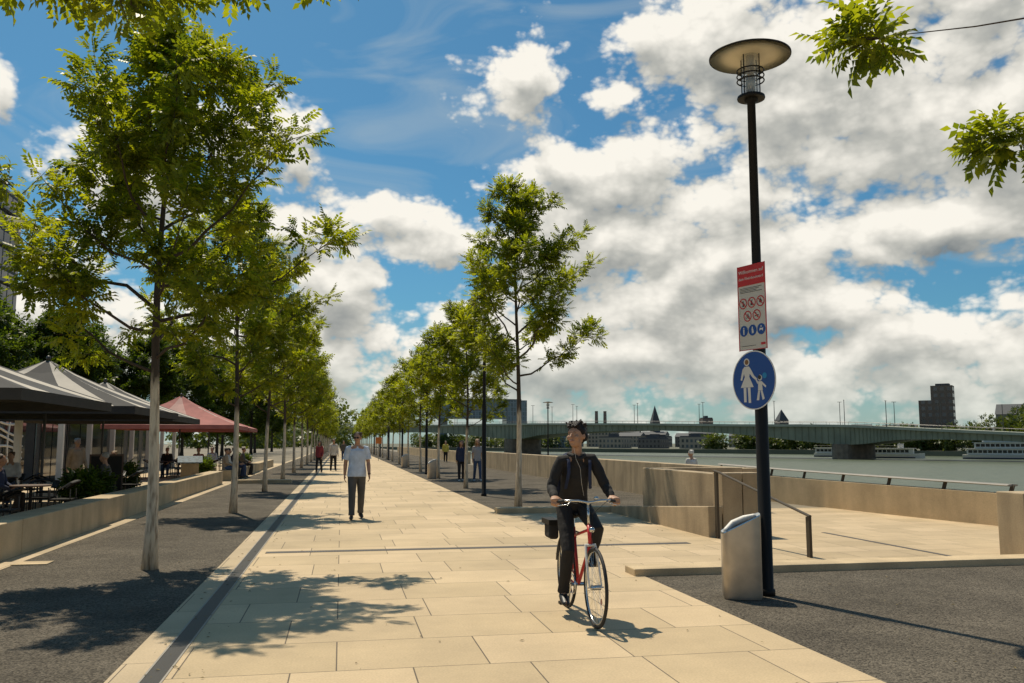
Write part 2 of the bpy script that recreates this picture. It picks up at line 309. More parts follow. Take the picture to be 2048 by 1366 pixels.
OB('grate',MB().box(8.46,8.54,10.8,14.6,-.03,.004).mesh('grate',GRATE2),cd2)  # shadow line on the terrace put in as a dark strip, not a drain
uc=OB('utility_cover',MB().box(-.22,.22,-.16,.16,-.01,.012).mesh('cover',CONC),None,(-4.0,12.9,0),label='small pale rectangular utility cover set in dark gravel',cat='cover'); bevel(uc,.004)
rs=np.random.RandomState(8); V=[]
for i in range(420):
    x=rs.choice([rs.uniform(-4.2,3.6),rs.uniform(-1.4,-.9),rs.uniform(3.2,6.5)]); y=3.5+rs.rand()**1.5*22; a=rs.rand()*6.28; l=rs.uniform(.008,.026); c_,s_=math.cos(a),math.sin(a)
    for (u,v,z) in ((-l,0,.006),(0,-l*.4,.014),(l,0,.008),(0,l*.4,.012)): V.append((x+u*c_-v*s_,y+u*s_+v*c_,z))
OB('leaf_litter',leafmesh('leaf_litter',np.array(V),M('dry_leaf',(.16,.12,.04),.8,var=.5,vs=2)),kind='stuff',label='scattered small dry leaves and grit on the paving',cat='leaf litter')
k=OB('concrete_kerb',MB().box(3.5,12.9,10.3,10.68,-.1,.085).mesh('kerb',CONC),label='long low concrete kerb slab between gravel bed and terrace',cat='kerb'); bevel(k,.012)
k=OB('concrete_kerb',MB().box(3.5,6.35,19.8,20.2,-.1,.12).mesh('kerb',CONC),label='low concrete kerb slab at the end of the gravel strip',cat='kerb'); bevel(k,.012)
k=OB('concrete_kerb',MB().box(-4.2,-1.9,36.0,36.45,-.1,.14).mesh('kerb',CONC),label='low concrete slab across the gravel tree strip',cat='kerb'); bevel(k,.012)
def panelled(name,x0,x1,y0,y1,h,step,mat,label,cat='wall'):
    e=EM(name,(0,0,0),label,cat)
    mb=MB(); y=y0
    while y<y1-.01:
        yy=min(y+step,y1); mb.box(x0,x1,y+.006,yy-.006,-.2,h); y=yy
    o=OB('wall_panels',mb.mesh('wall_panels',mat),e); bevel(o,.012)
    OB('core',MB().box(x0+.03,x1-.03,y0+.01,y1-.01,-.2,h-.03).mesh('core',CONC2),e); return e
panelled('bench_wall',-5.0,-4.5,2,35.9,.5,3.0,CONC,'long low sandstone-coloured concrete seating wall beside the gravel strip')
panelled('bench_wall',-5.0,-4.5,38.5,62,.45,3.0,CONC,'low concrete seating wall with people sitting on it')
panelled('river_wall',9.2,9.6,19.2,62,1.0,2.7,CONC2,'weathered concrete wall along the riverside gravel strip')
panelled('river_wall',9.3,9.6,66,150,.9,2.7,CONC,'long pale concrete parapet along the river promenade')
e=EM('ramp_wall',(0,0,0),'weathered concrete ramp wall with square end pier','wall')
mb=MB(); mb.add([(6.15,14.2,-.1),(6.4,14.2,-.1),(6.4,20.1,-.1),(6.15,20.1,-.1),(6.15,14.2,.52),(6.4,14.2,.52),(6.4,20.1,.115),(6.15,20.1,.115)],[(0,3,2,1),(4,5,6,7),(0,1,5,4),(1,2,6,5),(2,3,7,6),(3,0,4,7)])
bevel(OB('sloping_cheek',mb.mesh('cheek',CONC2),e),.012)
bevel(OB('end_pier',MB().box(6.42,6.78,14.2,14.6,-.1,1.08).mesh('pier',CONC2),e),.012)
bevel(OB('end_pier',MB().box(6.795,7.15,14.2,14.6,-.1,1.08).mesh('pier',CONC2),e),.012)
bevel(OB('return_wall',MB().prism([(6.85,14.61),(7.15,14.61),(7.15,19.2),(9.19,19.2),(9.19,19.5),(6.85,19.5)],-.1,1.02).mesh('ret',CONC2),e),.012)
e=EM('terrace_parapet',(0,0,0),'low sandstone-coloured parapet with a flat steel handrail above the river','wall')
mb=MB(); hr=MB(); n=14; P0=[]
for i in range(n+1):
    s=i/n; y=26-s*(26-14.9); x=11.55+.95*s*s; P0.append((x,y))
for i in range(n):
    (xa,ya),(xb,yb)=P0[i],P0[i+1]; za=.70-.08*i/n; zb=.70-.08*(i+1)/n
    mb.add([(xa,ya,-.1),(xb,yb,-.1),(xb+.35,yb,-.1),(xa+.35,ya,-.1),(xa,ya,za),(xb,yb,zb),(xb+.35,yb,zb),(xa+.35,ya,za)],[(0,1,2,3),(4,7,6,5),(0,4,5,1),(3,2,6,7),(0,3,7,4),(1,5,6,2)])
hr.loft([(x+.2,y,.92-.14*i/n) for i,(x,y) in enumerate(P0)],[(.15,.025)]*(n+1),8,side=(1,0,0),rc=False)
OB('parapet',mb.mesh('parapet',CONC),e); OB('handrail',hr.mesh('hr',RAILS),e)
for i in range(0,n+1,2):
    x,y=P0[i]; OB('bracket',MB().loft([(x+.12,y,.6-.04*i/n),(x+.2,y,.92-.14*i/n)],[(.02,.06)]*2,6,side=(1,0,0),rc=False).mesh('br',RAILM),e)
o=bevel(OB('concrete_pier',MB().box(9.3,13.2,10.72,11.25,-.1,.9).mesh('pier',CONC2),label='square weathered concrete pier ending the terrace wall',cat='wall'),.015)
e=EM('handrail',(0,0,0),'bronze metal handrail sloping down beside the ramp wall','handrail')
OB('post',MB().box(6.22,6.26,14.0,14.09,0,1.1).mesh('post',RAILM),e); OB('post',MB().box(6.46,6.50,11.46,11.55,0,.56).mesh('post',RAILM),e)
OB('rail',MB().loft([(6.24,14.12,1.12),(6.25,13.95,1.10),(6.48,11.46,.57)],[(.028,.018)]*3,8,rc=False).mesh('rail',RAILM),e)

# ------------------------------------------------------------------ trees
def leaf_template(pairs=4,ll=.072,lw=.040,rl=.19):
    V=[]
    for i in range(pairs+1):
        y=rl*(.25+.75*i/pairs)
        for sgn in ((-1,1) if i<pairs else (0,)):
            d=np.array([.82*sgn,.57 if sgn else 1.,-.25]); d/=np.linalg.norm(d); q=np.array([-d[1],d[0],0]); q/=np.linalg.norm(q)
            b=np.array([0,y,0]); l=ll*(1 if i else .8)
            V+=[b,b+d*l*.45+q*lw*.5+np.array([0,0,.006]),b+d*l+np.array([0,0,-.012]),b+d*l*.45-q*lw*.5+np.array([0,0,.006])]
    return np.array(V)
def place(tpl,pos,dirs,scale):
    n=len(pos); d=dirs/np.linalg.norm(dirs,axis=1)[:,None]
    up=np.tile([0,0,1.],(n,1))+np.random.randn(n,3)*.45
    x=np.cross(d,up); x/=np.linalg.norm(x,axis=1)[:,None]; z=np.cross(x,d)
    B=np.stack([x,d,z],axis=1)
    V=np.einsum('kj,njl->nkl',tpl,B)*scale[:,None,None]+pos[:,None,:]
    return V.reshape(-1,3)
def gen_tree(seed,H=7.8,Rm=2.0,zb=2.5,nprim=22,nsec=6,nl=20,tpl=None,mat=None,bark=None,ls=1.,prims=None,rt=.085,prof=None,lsec=1.,kb=1.,jit=.07,top=True,sag=.10):
    rnd=random.Random(seed); rs=np.random.RandomState(seed); tpl=TPL if tpl is None else tpl
    mb=MB(); ph=rnd.random()*6
    def tp(z): k=z/H; return Vector((.10*math.sin(k*5+ph)*k*1.5,.10*math.cos(k*4+ph)*k*1.5,z))
    K=12; mb.loft([tp(H*i/K) for i in range(K+1)],[rt*(1.25 if i==0 else 1)*(1-.88*(i/K)**.8) for i in range(K+1)],9,rc=False)
    pos=[];dr=[]
    def leaves(path,t0,cnt,spread=1.):
        for _ in range(cnt):
            t=t0+(1-t0)*rnd.random()**.75; f=t*(len(path)-1); i=min(int(f),len(path)-2); p=path[i].lerp(path[i+1],f-i); d=(path[i+1]-path[i]).normalized()
            q=Vector((rnd.gauss(0,1),rnd.gauss(0,1),rnd.gauss(0,.7))).normalized()
            dd=(d*.6+q*spread+Vector((0,0,-.12))).normalized(); pos.append(p+q*jit*rnd.random()); dr.append(dd)
    if prims is None:
        prims=[]
        for i in range(nprim):
            k=i/(nprim-1); z=zb+(H-.5-zb)*k**.95
            kk=(z-zb)/(H-zb); rr=prof(kk) if prof else (Rm*min(1,.62+kk*2.6)*(1-.86*max(0,kk-.12)/.88)+.12)
            a=i*2.4+ph+rnd.uniform(-.4,.4); rr*=rnd.uniform(.72,1.12); el=rnd.uniform(.55,1.05)
            c=tp(z); prims.append((z,c+Vector((math.cos(a)*rr,math.sin(a)*rr,rr*el+.1)),.3))
    for z,end,t0 in prims:
        s=tp(min(z,H)); v=end-s; ln=v.length
        path=[]
        for j in range(7):
            t=j/6; p=s+v*t+Vector((0,0,-ln*sag*math.sin(math.pi*t)))+Vector((rnd.gauss(0,.02),rnd.gauss(0,.02),rnd.gauss(0,.02)))*ln*(1 if j else 0)*min(1,sag*10); path.append(p)
        rb=kb*max(.008,min(.04,.013*ln+.006)*(rt/.085)**.5); mb.loft(path,[rb*(1-.85*j/6) for j in range(7)],5,rc=False)
        leaves(path,max(.45,t0),int(nl))
        for j in range(max(2,int(nsec*(.5+ln/2.6)))):
            t=t0+(1-t0)*rnd.random(); f=t*6; i=min(int(f),5); p=path[i].lerp(path[i+1],f-i); d=v.normalized()
            q=Vector((rnd.gauss(0,1),rnd.gauss(0,1),rnd.gauss(.35,.6))).normalized(); sd=(d*.55+q*.8).normalized(); sl=lsec*rnd.uniform(.25,.6)*(.55+.25*ln)
            sp=[p+sd*sl*m/3+Vector((0,0,.05*sl*(m/3)**2)) for m in range(4)]
            mb.loft(sp,[.006,.005,.004,.003],4,rc=False); leaves(sp,.25,nl)
    if top: leaves([tp(H-.7),tp(H-.3),tp(H+.05)],0,nl*2)
    pos=np.array([tuple(p) for p in pos]); dr=np.array([tuple(p) for p in dr])
    st=np.random.get_state(); np.random.seed(seed); V=place(tpl,pos,dr,ls*(.75+.5*rs.rand(len(pos)))); np.random.set_state(st)
    return mb.mesh('trunk',bark or BARK,True),leafmesh('crown',V,mat or LEAF)
TPL=leaf_template(); TPLF=leaf_template(2,.11,.06,.17)
def put_tree(meshes,loc,rz,s,label,group,name='street_tree'):
    e=EM(name,loc,label,'tree',group,rz); e.scale=(s,)*3 if not isinstance(s,tuple) else s
    OB('trunk',meshes[0],e); OB('crown',meshes[1],e); return e
near=[gen_tree(11,7.1,2.25,2.5,28,7,23,jit=.13,ls=1.04,kb=.7),gen_tree(12,7.5,2.05,2.5,26,7,22,jit=.12,ls=1.03,kb=.7),gen_tree(13,8.2,1.8,2.8,25,7,24,jit=.13,ls=1.03,kb=.75,prof=lambda k:1.9*min(1,.82+k*3)*(1-.92*max(0,k-.08)/.92)+.1)]
far=[gen_tree(21,7.6,1.9,2.5,20,6,16,TPLF,ls=1.2,jit=.13,kb=.8),gen_tree(22,7.3,1.85,2.5,20,6,16,TPLF,ls=1.2,jit=.13,kb=.8),gen_tree(23,7.8,1.8,2.6,20,6,16,TPLF,ls=1.2,jit=.13,kb=.8)]
G1='young street trees lining the promenade'
LB='young slender ash tree with whitewashed trunk in gravel strip'
put_tree(near[0],(-2.36,12.06,0),.4,1.0,LB,G1)
put_tree(near[1],(-2.40,21.2,0),1.2,.97,LB,G1)
put_tree(near[2],(-2.45,30.2,0),2.2,.92,LB,G1)
for i in range(20):
    put_tree(far[i%3],(-2.45,39.3+9.1*i,0),i*1.7,.95+.1*random.random(),LB,G1)
put_tree(near[2],(4.34,21.6,0),.3,1.0,'young conical ash tree with bright green leaves and pale trunk',G1)
put_tree(near[1],(4.33,30.9,0),3.2,.86,LB,G1)
for i in range(20):
    put_tree(far[(i+1)%3],(4.33,39.9+9.1*i,0),i*1.3+.5,.86+.1*random.random(),LB,G1)
tw=Vector((-2.4,3.0,0))
tg=[(-.95,6.9,5.38),(-.45,7.3,5.60),(-1.35,7.0,5.15),(-1.75,7.0,5.05),(-2.1,7.3,5.25),(-3.0,7.2,5.5),(-3.7,6.8,5.25),(-4.3,6.8,5.1),(-.1,7.4,5.75),(-3.3,6.4,5.0),(-2.6,6.8,5.2)]
pr=[(4.6+.1*i,Vector(t)-tw,.78) for i,t in enumerate(tg)]
for i in range(6): a=3.2+i*.55; pr.append((5.2+.25*i,Vector((math.cos(a)*1.5,-abs(math.sin(a))*1.5-.6,6.1+.25*i)),.4))
t0=gen_tree(31,7.6,2,3,prims=pr,nsec=3,nl=10,lsec=.42,kb=.4,top=False)
put_tree(t0,tuple(tw),0,1,'young ash tree with leafy branches hanging over the paving',G1)
tw=Vector((5.2,3.4,0))
pr=[(4.22,Vector((3.36,5.3,4.36))-tw,.86),(3.1,Vector((4.44,5.15,3.66))-tw,.86)]
for i in range(7): a=3.1+i*.5; pr.append((5.0+.2*i,Vector((math.cos(a)*1.0+1.1,-abs(math.sin(a))*1.5-.7,5.9+.2*i)),.4))
t1=gen_tree(33,7.2,2,3,prims=pr,nsec=9,nl=7,lsec=.32,kb=.28,top=False,sag=.02)
put_tree(t1,tuple(tw),0,1,'young ash tree with a few thin branches reaching over gravel',G1)
bgt=[gen_tree(41+i,12,4.2,2.2,26,8,16,leaf_template(2,.2,.1,.3),LEAFD,BARKD,1.6,rt=.2,prof=lambda k:4.2*min(1,.6+k*2)*(1-.75*max(0,k-.35)/.65)) for i in range(2)]
G2='mature dark green trees behind the restaurants'
for i,(x,y,s) in enumerate([(-21,38,.62),(-23,44,.75),(-18.5,50,.68),(-24,54,.85),(-17.5,60,.75),(-20,68,.85),(-16,76,.8),(-14.5,86,.85),(-13,98,.9),(-14,110,1.),(-12,124,1.),(-13,140,1.),(-12,160,1),(-28,60,.95),(-25,66,1.)]):
    put_tree(bgt[i%2],(x,y,0),i*1.1,s,'mature dense dark green tree standing behind the pavilion',G2,'background_tree')

# ------------------------------------------------------------------ street lamps
def lamp(loc,label):
    e=EM('street_lamp',loc,label,'street lamp','street lamps along the promenade')
    OB('post',MB().lathe([(.0,0),(.085,0),(.085,.06),(.07,.07),(.068,2.75),(.062,2.8),(.052,2.85),(.046,5.4),(.075,5.41),(.075,5.45)],n=20).mesh('post',BLACK,True),e)
    OB('lamp_shade',MB().lathe([(0,5.955),(.2,5.945),(.44,5.93),(.44,5.93)],n=48).lathe([(.44,5.93),(.452,5.933),(.452,5.948),(.3,5.99),(0,6.04)],n=48,mi=1).mesh('shade',[OFFW,BLACK],True),e)
    OB('lantern',MB().lathe([(.095,5.5),(.095,5.95)],n=24).mesh('lantern',GLASSC,True),e)
    OB('lamp_core',MB().lathe([(0,5.5),(.05,5.5),(.05,5.72),(.035,5.74),(.045,5.95)],n=16).mesh('core',STEEL,True),e)
    cg=MB()
    for z in (5.655,5.715,5.775): cg.torus((0,0,z),(0,0,1),.148,.008,28,6)
    for k in range(4):
        a=k*math.pi/2+.5; cg.cyl((.12*math.cos(a),.12*math.sin(a),5.46),(.12*math.cos(a),.12*math.sin(a),5.94),.007,n=6)
        for z in (5.655,5.715,5.775): cg.cyl((.1*math.cos(a),.1*math.sin(a),z),(.15*math.cos(a),.15*math.sin(a),z),.006,n=6)
    cg.lathe([(0,5.44),(.15,5.44),(.155,5.455),(.15,5.475),(.05,5.5)],n=28)
    OB('cage',cg.mesh('cage',BLACK),e)
    return e
lm=lamp((4.45,8.8,0),'tall black street lamp with flat disc shade and signs')
for y in (26.4,44.8,63,81,99,117): clone(lm,(4.25,y,0),0,.98,'tall black street lamp with flat disc shade')
clone(lm,(17.5,74,-.9),0,1,'black street lamp with flat disc shade near the river wall')

# ------------------------------------------------------------------ signs
rz=-R(71.8); nrm=Vector((-.95,-.312,0))
sg=EM('information_sign',Vector((4.45,8.8,2.6))+nrm*.085,'red and white rules sign with prohibition symbols on lamp post','sign',rotz=rz)
W=.205
OB('plate',MB().box(-W,W,-.004,.0,0,.94).mesh('plate',M('sign_cream',(.62,.58,.5),.4,var=.05)),sg)
OB('border',MB().box(-W-.004,-W+.006,-.0075,-.001,-.002,.942).box(W-.006,W+.004,-.0075,-.001,-.002,.942).box(-W+.006,W-.006,-.0075,-.0045,0,.006).mesh('border',REDM),sg)
OB('header',MB().box(-W+.006,W-.006,-.0075,-.0045,.715,.94).mesh('header',REDM),sg)
textmesh('Willkommen auf',.055,WHITE,'lettering',sg,(0,-.009,.85)); textmesh('dem Rheinboulevard',.044,WHITE,'lettering',sg,(0,-.009,.78))
BT=M('print_black',(.03,.03,.03),.5,var=.05)
tx=MB()
for i in range(4): tx.box(-W+.03,W-.05-.04*(i%3),-.0062,-.0045,.685-.016*i,.690-.016*i)
OB('small_print',tx.mesh('small',BT),sg)
OB('small_print',MB().box(-W+.03,W-.16,-.0062,-.0045,.045,.05).mesh('small',BT),sg)
for j,(cx,cz) in enumerate([(-.130,.52),(0,.52),(.130,.52),(-.068,.375),(.068,.375)]):
    m=MB(); m.disc(cx,cz,.060,-.006,ri=.048); c=.04
    m.add([(cx-c,-.0075,cz+c-.008),(cx-c+.008,-.0075,cz+c),(cx+c,-.0075,cz-c+.008),(cx+c-.008,-.0075,cz-c)],[(0,1,2,3)])
    OB('prohibition_symbol',m.mesh('sym',REDM),sg)
    m=MB(); 
    if j==0: m.disc(cx,cz+.02,.009,-.0065,n=12).poly([(cx-.006,cz+.01),(cx+.006,cz+.01),(cx+.012,cz-.034),(cx-.012,cz-.034)],-.0065).poly([(cx+.008,cz+.008),(cx+.03,cz-.012),(cx+.026,cz-.016),(cx+.006,cz)],-.0065)
    elif j==1: m.poly([(cx-.02,cz-.03),(cx+.02,cz-.03),(cx+.006,cz+.01),(cx+.012,cz+.035),(cx-.01,cz+.012)],-.0065)
    elif j==2: m.disc(cx,cz,.02,-.0065,n=14).poly([(cx-.004,cz),(cx+.004,cz),(cx+.004,cz+.036),(cx-.004,cz+.036)],-.0068)
    elif j==3: m.disc(cx-.017,cz-.016,.014,-.0065,n=14,ri=.010).disc(cx+.017,cz-.016,.014,-.0065,n=14,ri=.010).poly([(cx-.02,cz-.012),(cx,cz+.02),(cx+.018,cz-.01),(cx+.01,cz+.026)],-.0065)
    else: m.poly([(cx-.03,cz-.006),(cx+.03,cz+.004),(cx+.03,cz-.006),(cx-.03,cz-.016)],-.0065).disc(cx-.012,cz+.018,.009,-.0065,n=10).disc(cx+.014,cz-.02,.009,-.0065,n=10)
    OB('pictogram',m.mesh('pic',BT),sg)
for j,cx in enumerate((-.130,0,.130)):
    zc=.215
    OB('mandatory_symbol',MB().disc(cx,zc,.060,-.006).mesh('sym',BLUEM),sg)
    m=MB(); m.disc(cx,zc+.03,.009,-.0075,n=12)
    if j==0: m.poly([(cx-.011,zc+.018),(cx+.011,zc+.018),(cx+.008,zc-.04),(cx-.008,zc-.04)],-.0075)
    elif j==1: m.poly([(cx-.014,zc+.018),(cx+.01,zc+.018),(cx+.02,zc-.03),(cx-.008,zc-.036)],-.0075)
    else: m.poly([(cx-.03,zc-.02),(cx-.02,zc+.012),(cx+.02,zc+.008),(cx+.03,zc+.02),(cx+.022,zc-.03),(cx+.015,zc-.01),(cx-.015,zc-.01)],-.0075)
    OB('pictogram',m.mesh('pic',WHITE),sg)
OB('label_patch',MB().box(W-.085,W-.02,-.0065,-.0045,.045,.07).mesh('lp',REDM),sg)
for z in (.2,.75): OB('clamp',MB().lathe([(.052,0),(.06,0),(.06,.04),(.052,.04)],(.0,.085,z),n=20).mesh('clamp',STEEL,True),sg)
bs=EM('pedestrian_sign',Vector((4.45,8.8,2.27))+nrm*.092,'round blue footpath sign with white woman and child','sign',rotz=rz)
m=MB(); m.loft([(0,0,0),(0,-.004,0)],[.32,.32],48,rc=False); OB('plate',m.mesh('plate',M('sign_back',(.6,.6,.6),.4)),bs)
OB('border',MB().disc(0,0,.32,-.0055,n=56,ri=.308).mesh('border',WHITE),bs)
OB('blue_face',MB().disc(0,0,.308,-.0055,n=56).mesh('face',BLUEM),bs)
m=MB(); y=-.0075
m.disc(-.095,.20,.042,y,n=20)
m.poly([(-.135,.152),(-.06,.152),(-.042,.115),(-.062,.04),(.0,-.075),(-.195,-.075),(-.128,.04),(-.152,.115)],y)
m.poly([(-.143,.14),(-.16,.125),(-.195,.01),(-.172,.0),(-.135,.085)],y-.0006)
m.poly([(-.058,.145),(-.045,.135),(.01,.05),(.055,.012),(.045,-.01),(-.012,.028),(-.07,.09)],y-.0006)
m.poly([(-.152,-.077),(-.112,-.077),(-.112,-.235),(-.15,-.235)],y); m.poly([(-.09,-.077),(-.05,-.077),(-.045,-.245),(-.082,-.245)],y)
OB('woman_pictogram',m.mesh('wp',WHITE),bs)
m=MB(); m.disc(.095,.02,.032,y,n=18)
m.poly([(.068,-.018),(.122,-.018),(.13,-.115),(.062,-.115)],y); m.poly([(.066,-.02),(.044,.012),(.030,.0),(.06,-.05)],y-.0006); m.poly([(.122,-.02),(.185,-.072),(.172,-.090),(.124,-.05)],y-.0006)
m.poly([(.064,-.117),(.092,-.117),(.074,-.22),(.038,-.22)],y); m.poly([(.098,-.117),(.126,-.117),(.155,-.205),(.124,-.22)],y)
OB('child_pictogram',m.mesh('cp',WHITE),bs)
OB('sticker',MB().disc(-.095,.20,.028,-.0092,n=18).mesh('st',M('sticker_brown',(.25,.12,.04),.5)),bs)
OB('sticker',MB().disc(.165,.04,.032,-.0092,n=18).mesh('st2',M('sticker_cyan',(.02,.25,.5),.4)),bs)
OB('sticker',MB().disc(.090,.025,.024,-.0092,n=18).mesh('st3',BT),bs)

# ------------------------------------------------------------------ litter bin
e=EM('litter_bin',(4.13,8.72,0),'oval stainless steel litter bin with slanted opening beside lamp post','litter bin',rotz=R(-20))
n=56; rx,ry=.20,.165
def ztop(x): return .755+.1*x/rx
def sq(a,s):
    c_,s_=math.cos(a),math.sin(a); p_=.45
    return rx*s*math.copysign(abs(c_)**p_,c_),ry*s*math.copysign(abs(s_)**p_,s_)
vs=[];fs=[]
rings=[(.96,lambda x:0.0),(1.0,lambda x:.03),(1.0,lambda x:ztop(x)),(.985,lambda x:ztop(x)+.012),(.80,lambda x:ztop(x)+.004)]
for s,zf in rings:
    for k in range(n): x,y_=sq(2*math.pi*(k+.5)/n,s); vs.append((x,y_,zf(x)))
for i in range(4):
    for k in range(n): fs.append((i*n+k,i*n+(k+1)%n,(i+1)*n+(k+1)%n,(i+1)*n+k))
OB('bin_body',MB().add(vs[:3*n],fs[:2*n]).mesh('bin_body',BINM,True),e)
OB('rim',MB().add(vs[2*n:],[tuple(q-2*n for q in f) for f in fs[2*n:]]).mesh('rim',CHROME),e)
vs=[]
for s,dz in ((.80,.004),(.76,-.25)):
    for k in range(n): x,y_=sq(2*math.pi*(k+.5)/n,s); vs.append((x,y_,ztop(x)+dz))
OB('inner_liner',MB().add(vs,[(k,(k+1)%n,n+(k+1)%n,n+k) for k in range(n)]+[tuple(range(n,2*n))]).mesh('liner',BLACK),e)
m=MB(); m.loft([(-.15,-.02,.685),(-.07,.07,.745),(.05,.05,.80),(.14,-.0,.835)],[.03,.04,.04,.025],8); OB('litter_bag',m.mesh('bag',WHITE,True),e)
OB('lock',MB().cyl((rx*.96,0,.66),(rx*1.02,0,.66),.018,n=12).mesh('lock',BLACK),e)
OB('base_ring',MB().lathe([(.0,0),(.15,0),(.15,.02)],n=30).mesh('br',BLACK),e)
for y in (39.5,57):
    clone(e,(4.0,y,0),0,1,'oval stainless steel litter bin standing beside the promenade')

# ------------------------------------------------------------------ people
SK=M('skin',(.42,.23,.14),.55,var=.06,vs=12)
def cloth(n,c): return M(n,c,.85,var=.2,vs=7,bump=.8,bs=9)
def hand(mb,w,d,pn,side,curl,s=1.):
    w=Vector(w); d=Vector(d).normalized(); pn=Vector(pn); pn=(pn-d*pn.dot(d)).normalized(); sd=Vector(side); sd=(sd-d*sd.dot(d)-pn*sd.dot(pn)).normalized()
    mb.loft([w-d*.02,w+d*.03*s,w+d*.09*s],[(.028*s,.022*s),(.038*s,.018*s),(.04*s,.015*s)],10,side=sd)
    for i,(o,l) in enumerate(((.031,.9),(.011,1.),(-.010,.93),(-.030,.75))):
        p=w+d*.085*s+sd*o*s; a=0; pts=[p-d*.02]
        q=p; pts.append(q)
        for seg,ln in enumerate((.042,.026,.022)):
            a+=curl*(1,1.1,.8)[seg]; v=d*math.cos(a)+pn*math.sin(a); q=q+v*ln*l*s; pts.append(q)
        mb.loft(pts,[.010*s,.0098*s,.009*s,.0086*s,.0078*s],7)
    p=w+d*.025*s+sd*.03*s; v1=(d*.6+sd*.7+pn*.35).normalized(); v2=(d*.8+sd*.2+pn*.6).normalized()
    mb.loft([p-v1*.015,p+v1*.035*s,p+v1*.035*s+v2*.035*s],[.013*s,.0115*s,.009*s],7)
def person(loc,rz,J,top,bot,shoe,hairm,label,sleeve='long',hair='short',vox=.012,hands=None,skirt=None,hrot=(0,0,0),w=1.,curl=.3,group=None,face=True,glasses=False,hem=.11,loose=0.,wt=None):
    wt=wt or w
    V={k:Vector(v) for k,v in J.items()}
    pel,ch,nk,hd=V['pel'],V['chest'],V['neck'],V['head']
    sx=(V['shoL']-V['shoR']).normalized(); hx=(V['hipL']-V['hipR']).normalized()
    HR=Euler(hrot,'XYZ').to_matrix()
    waist=pel.lerp(ch,.45); sh=(V['shoL']+V['shoR'])/2; dn=(pel-waist).normalized()
    b=MB()
    b.loft([pel,waist,ch,sh],[(.15*wt,.105*wt),(.125*wt,.092*wt),(.15*wt,.11*wt),(.13*wt,.075*wt)],16,side=sx)
    b.loft([sh,nk,hd+HR@Vector((0,.01,-.05))],[.065*w,.056*w,.054*w],12)
    b.ell(hd+HR@Vector((0,.008,.02)),(.074,.094,.098),HR); b.ell(hd+HR@Vector((0,-.022,-.045)),(.056,.066,.066),HR); b.ell(hd+HR@Vector((0,-.055,-.088)),(.026,.026,.02),HR)
    b.ell(hd+HR@Vector((0,-.042,.032)),(.058,.046,.036),HR)
    b.loft([hd+HR@Vector((0,-.088,.012)),hd+HR@Vector((0,-.106,-.022))],[.008,.014],8); b.ell(hd+HR@Vector((0,-.083,-.056)),(.024,.012,.011),HR)
    for s in (-1,1): b.ell(hd+HR@Vector((s*.077,.012,-.005)),(.011,.019,.031),HR); b.ell(hd+HR@Vector((s*.040,-.063,-.02)),(.026,.022,.024),HR)
    for S,s in (('L',1),('R',-1)):
        so,el,wr=V['sho'+S],V['elb'+S],V['wri'+S]
        b.loft([so-sx*s*.03,so.lerp(el,.4),el,el.lerp(wr,.3),wr],[.05*w,.046*w,.04*w,.042*w,.029*w],10)
        hp,kn,an,to=V['hip'+S],V['kne'+S],V['ank'+S],V['toe'+S]
        b.loft([hp,hp.lerp(kn,.4),kn,kn.lerp(an,.35),an],[.085*w,.075*w,.052*w,.054*w,.035*w],12)
        b.loft([an,an.lerp(to,.5)-Vector((0,0,.02)),to],[.035,.035,.025],8)
        hh=hands[S] if hands else ((wr-el),(Vector((-s,-.1,0))),Vector((0,-1,0)),curl)
        hand(b,wr,hh[0],hh[1],hh[2],hh[3],1.05)
    body=OB('person',b.mesh('person',SK,True),None,loc,(0,0,rz),label,'person',group); remesh(body,vox,2)
    t=MB(); lo=loose
    t.loft([pel+dn*hem,pel,waist,ch,sh.lerp(ch,.3),sh+Vector((0,0,.0))],[(.182*wt+lo,.142*wt+lo),(.178*wt+lo,.138*wt+lo),(.158*wt+lo,.122*wt+lo),(.175*wt,.133*wt),(.168*wt,.112*wt),(.11*wt,.075*wt)],20,side=sx,rc=False)
    t.loft([sh-Vector((0,0,.03)),sh.lerp(nk,.6)],[.088*w,.068*w],12,rc=False)
    for S,s in (('L',1),('R',-1)):
        so,el,wr=V['sho'+S],V['elb'+S],V['wri'+S]
        if sleeve=='long':
            ks=[0,.2,.45,.7,.85,1.]; P1=[so-sx*s*.055,so-sx*s*.01]+[so.lerp(el,k_) for k_ in ks[1:]]+[el.lerp(wr,k_) for k_ in (.15,.35,.55,.75,.93)]
            rad=[.066*w,.067*w]+[(.064-.010*k_)*w+(lo*.5 if j_%2 else 0) for j_,k_ in enumerate(ks[1:])]+[(.056*w-(.016*k_)*w)+(lo*.5 if j_%2 else 0) for j_,k_ in enumerate((.15,.35,.55,.75,.93))]
            t.loft(P1,rad,12)
        else: t.loft([so-sx*s*.055,so-sx*s*.01,so.lerp(el,.4),so.lerp(el,.80)],[.066*w,.070*w,.070*w,.076*w],12,rc=False)
    remesh(OB('top',t.mesh('top',top,True),body),vox,3)
    p=MB()
    p.loft([pel+Vector((0,0,.05)),pel,pel-Vector((0,0,.05))],[(.145*w,.105*w),(.155*w,.118*w),(.15*w,.112*w)],16,side=hx)
    for S,s in (('L',1),('R',-1)):
        hp,kn,an=V['hip'+S],V['kne'+S],V['ank'+S]
        p.loft([hp,hp.lerp(kn,.4),kn,kn.lerp(an,.4),kn.lerp(an,.8),an],[.1*w,.092*w,.073*w,.070*w,.060*w,.066*w],12,rc=False)
        p.ell(hp,(.098*w,.098*w,.098*w))
    remesh(OB('trousers',p.mesh('trousers',bot,True),body),vox,3)
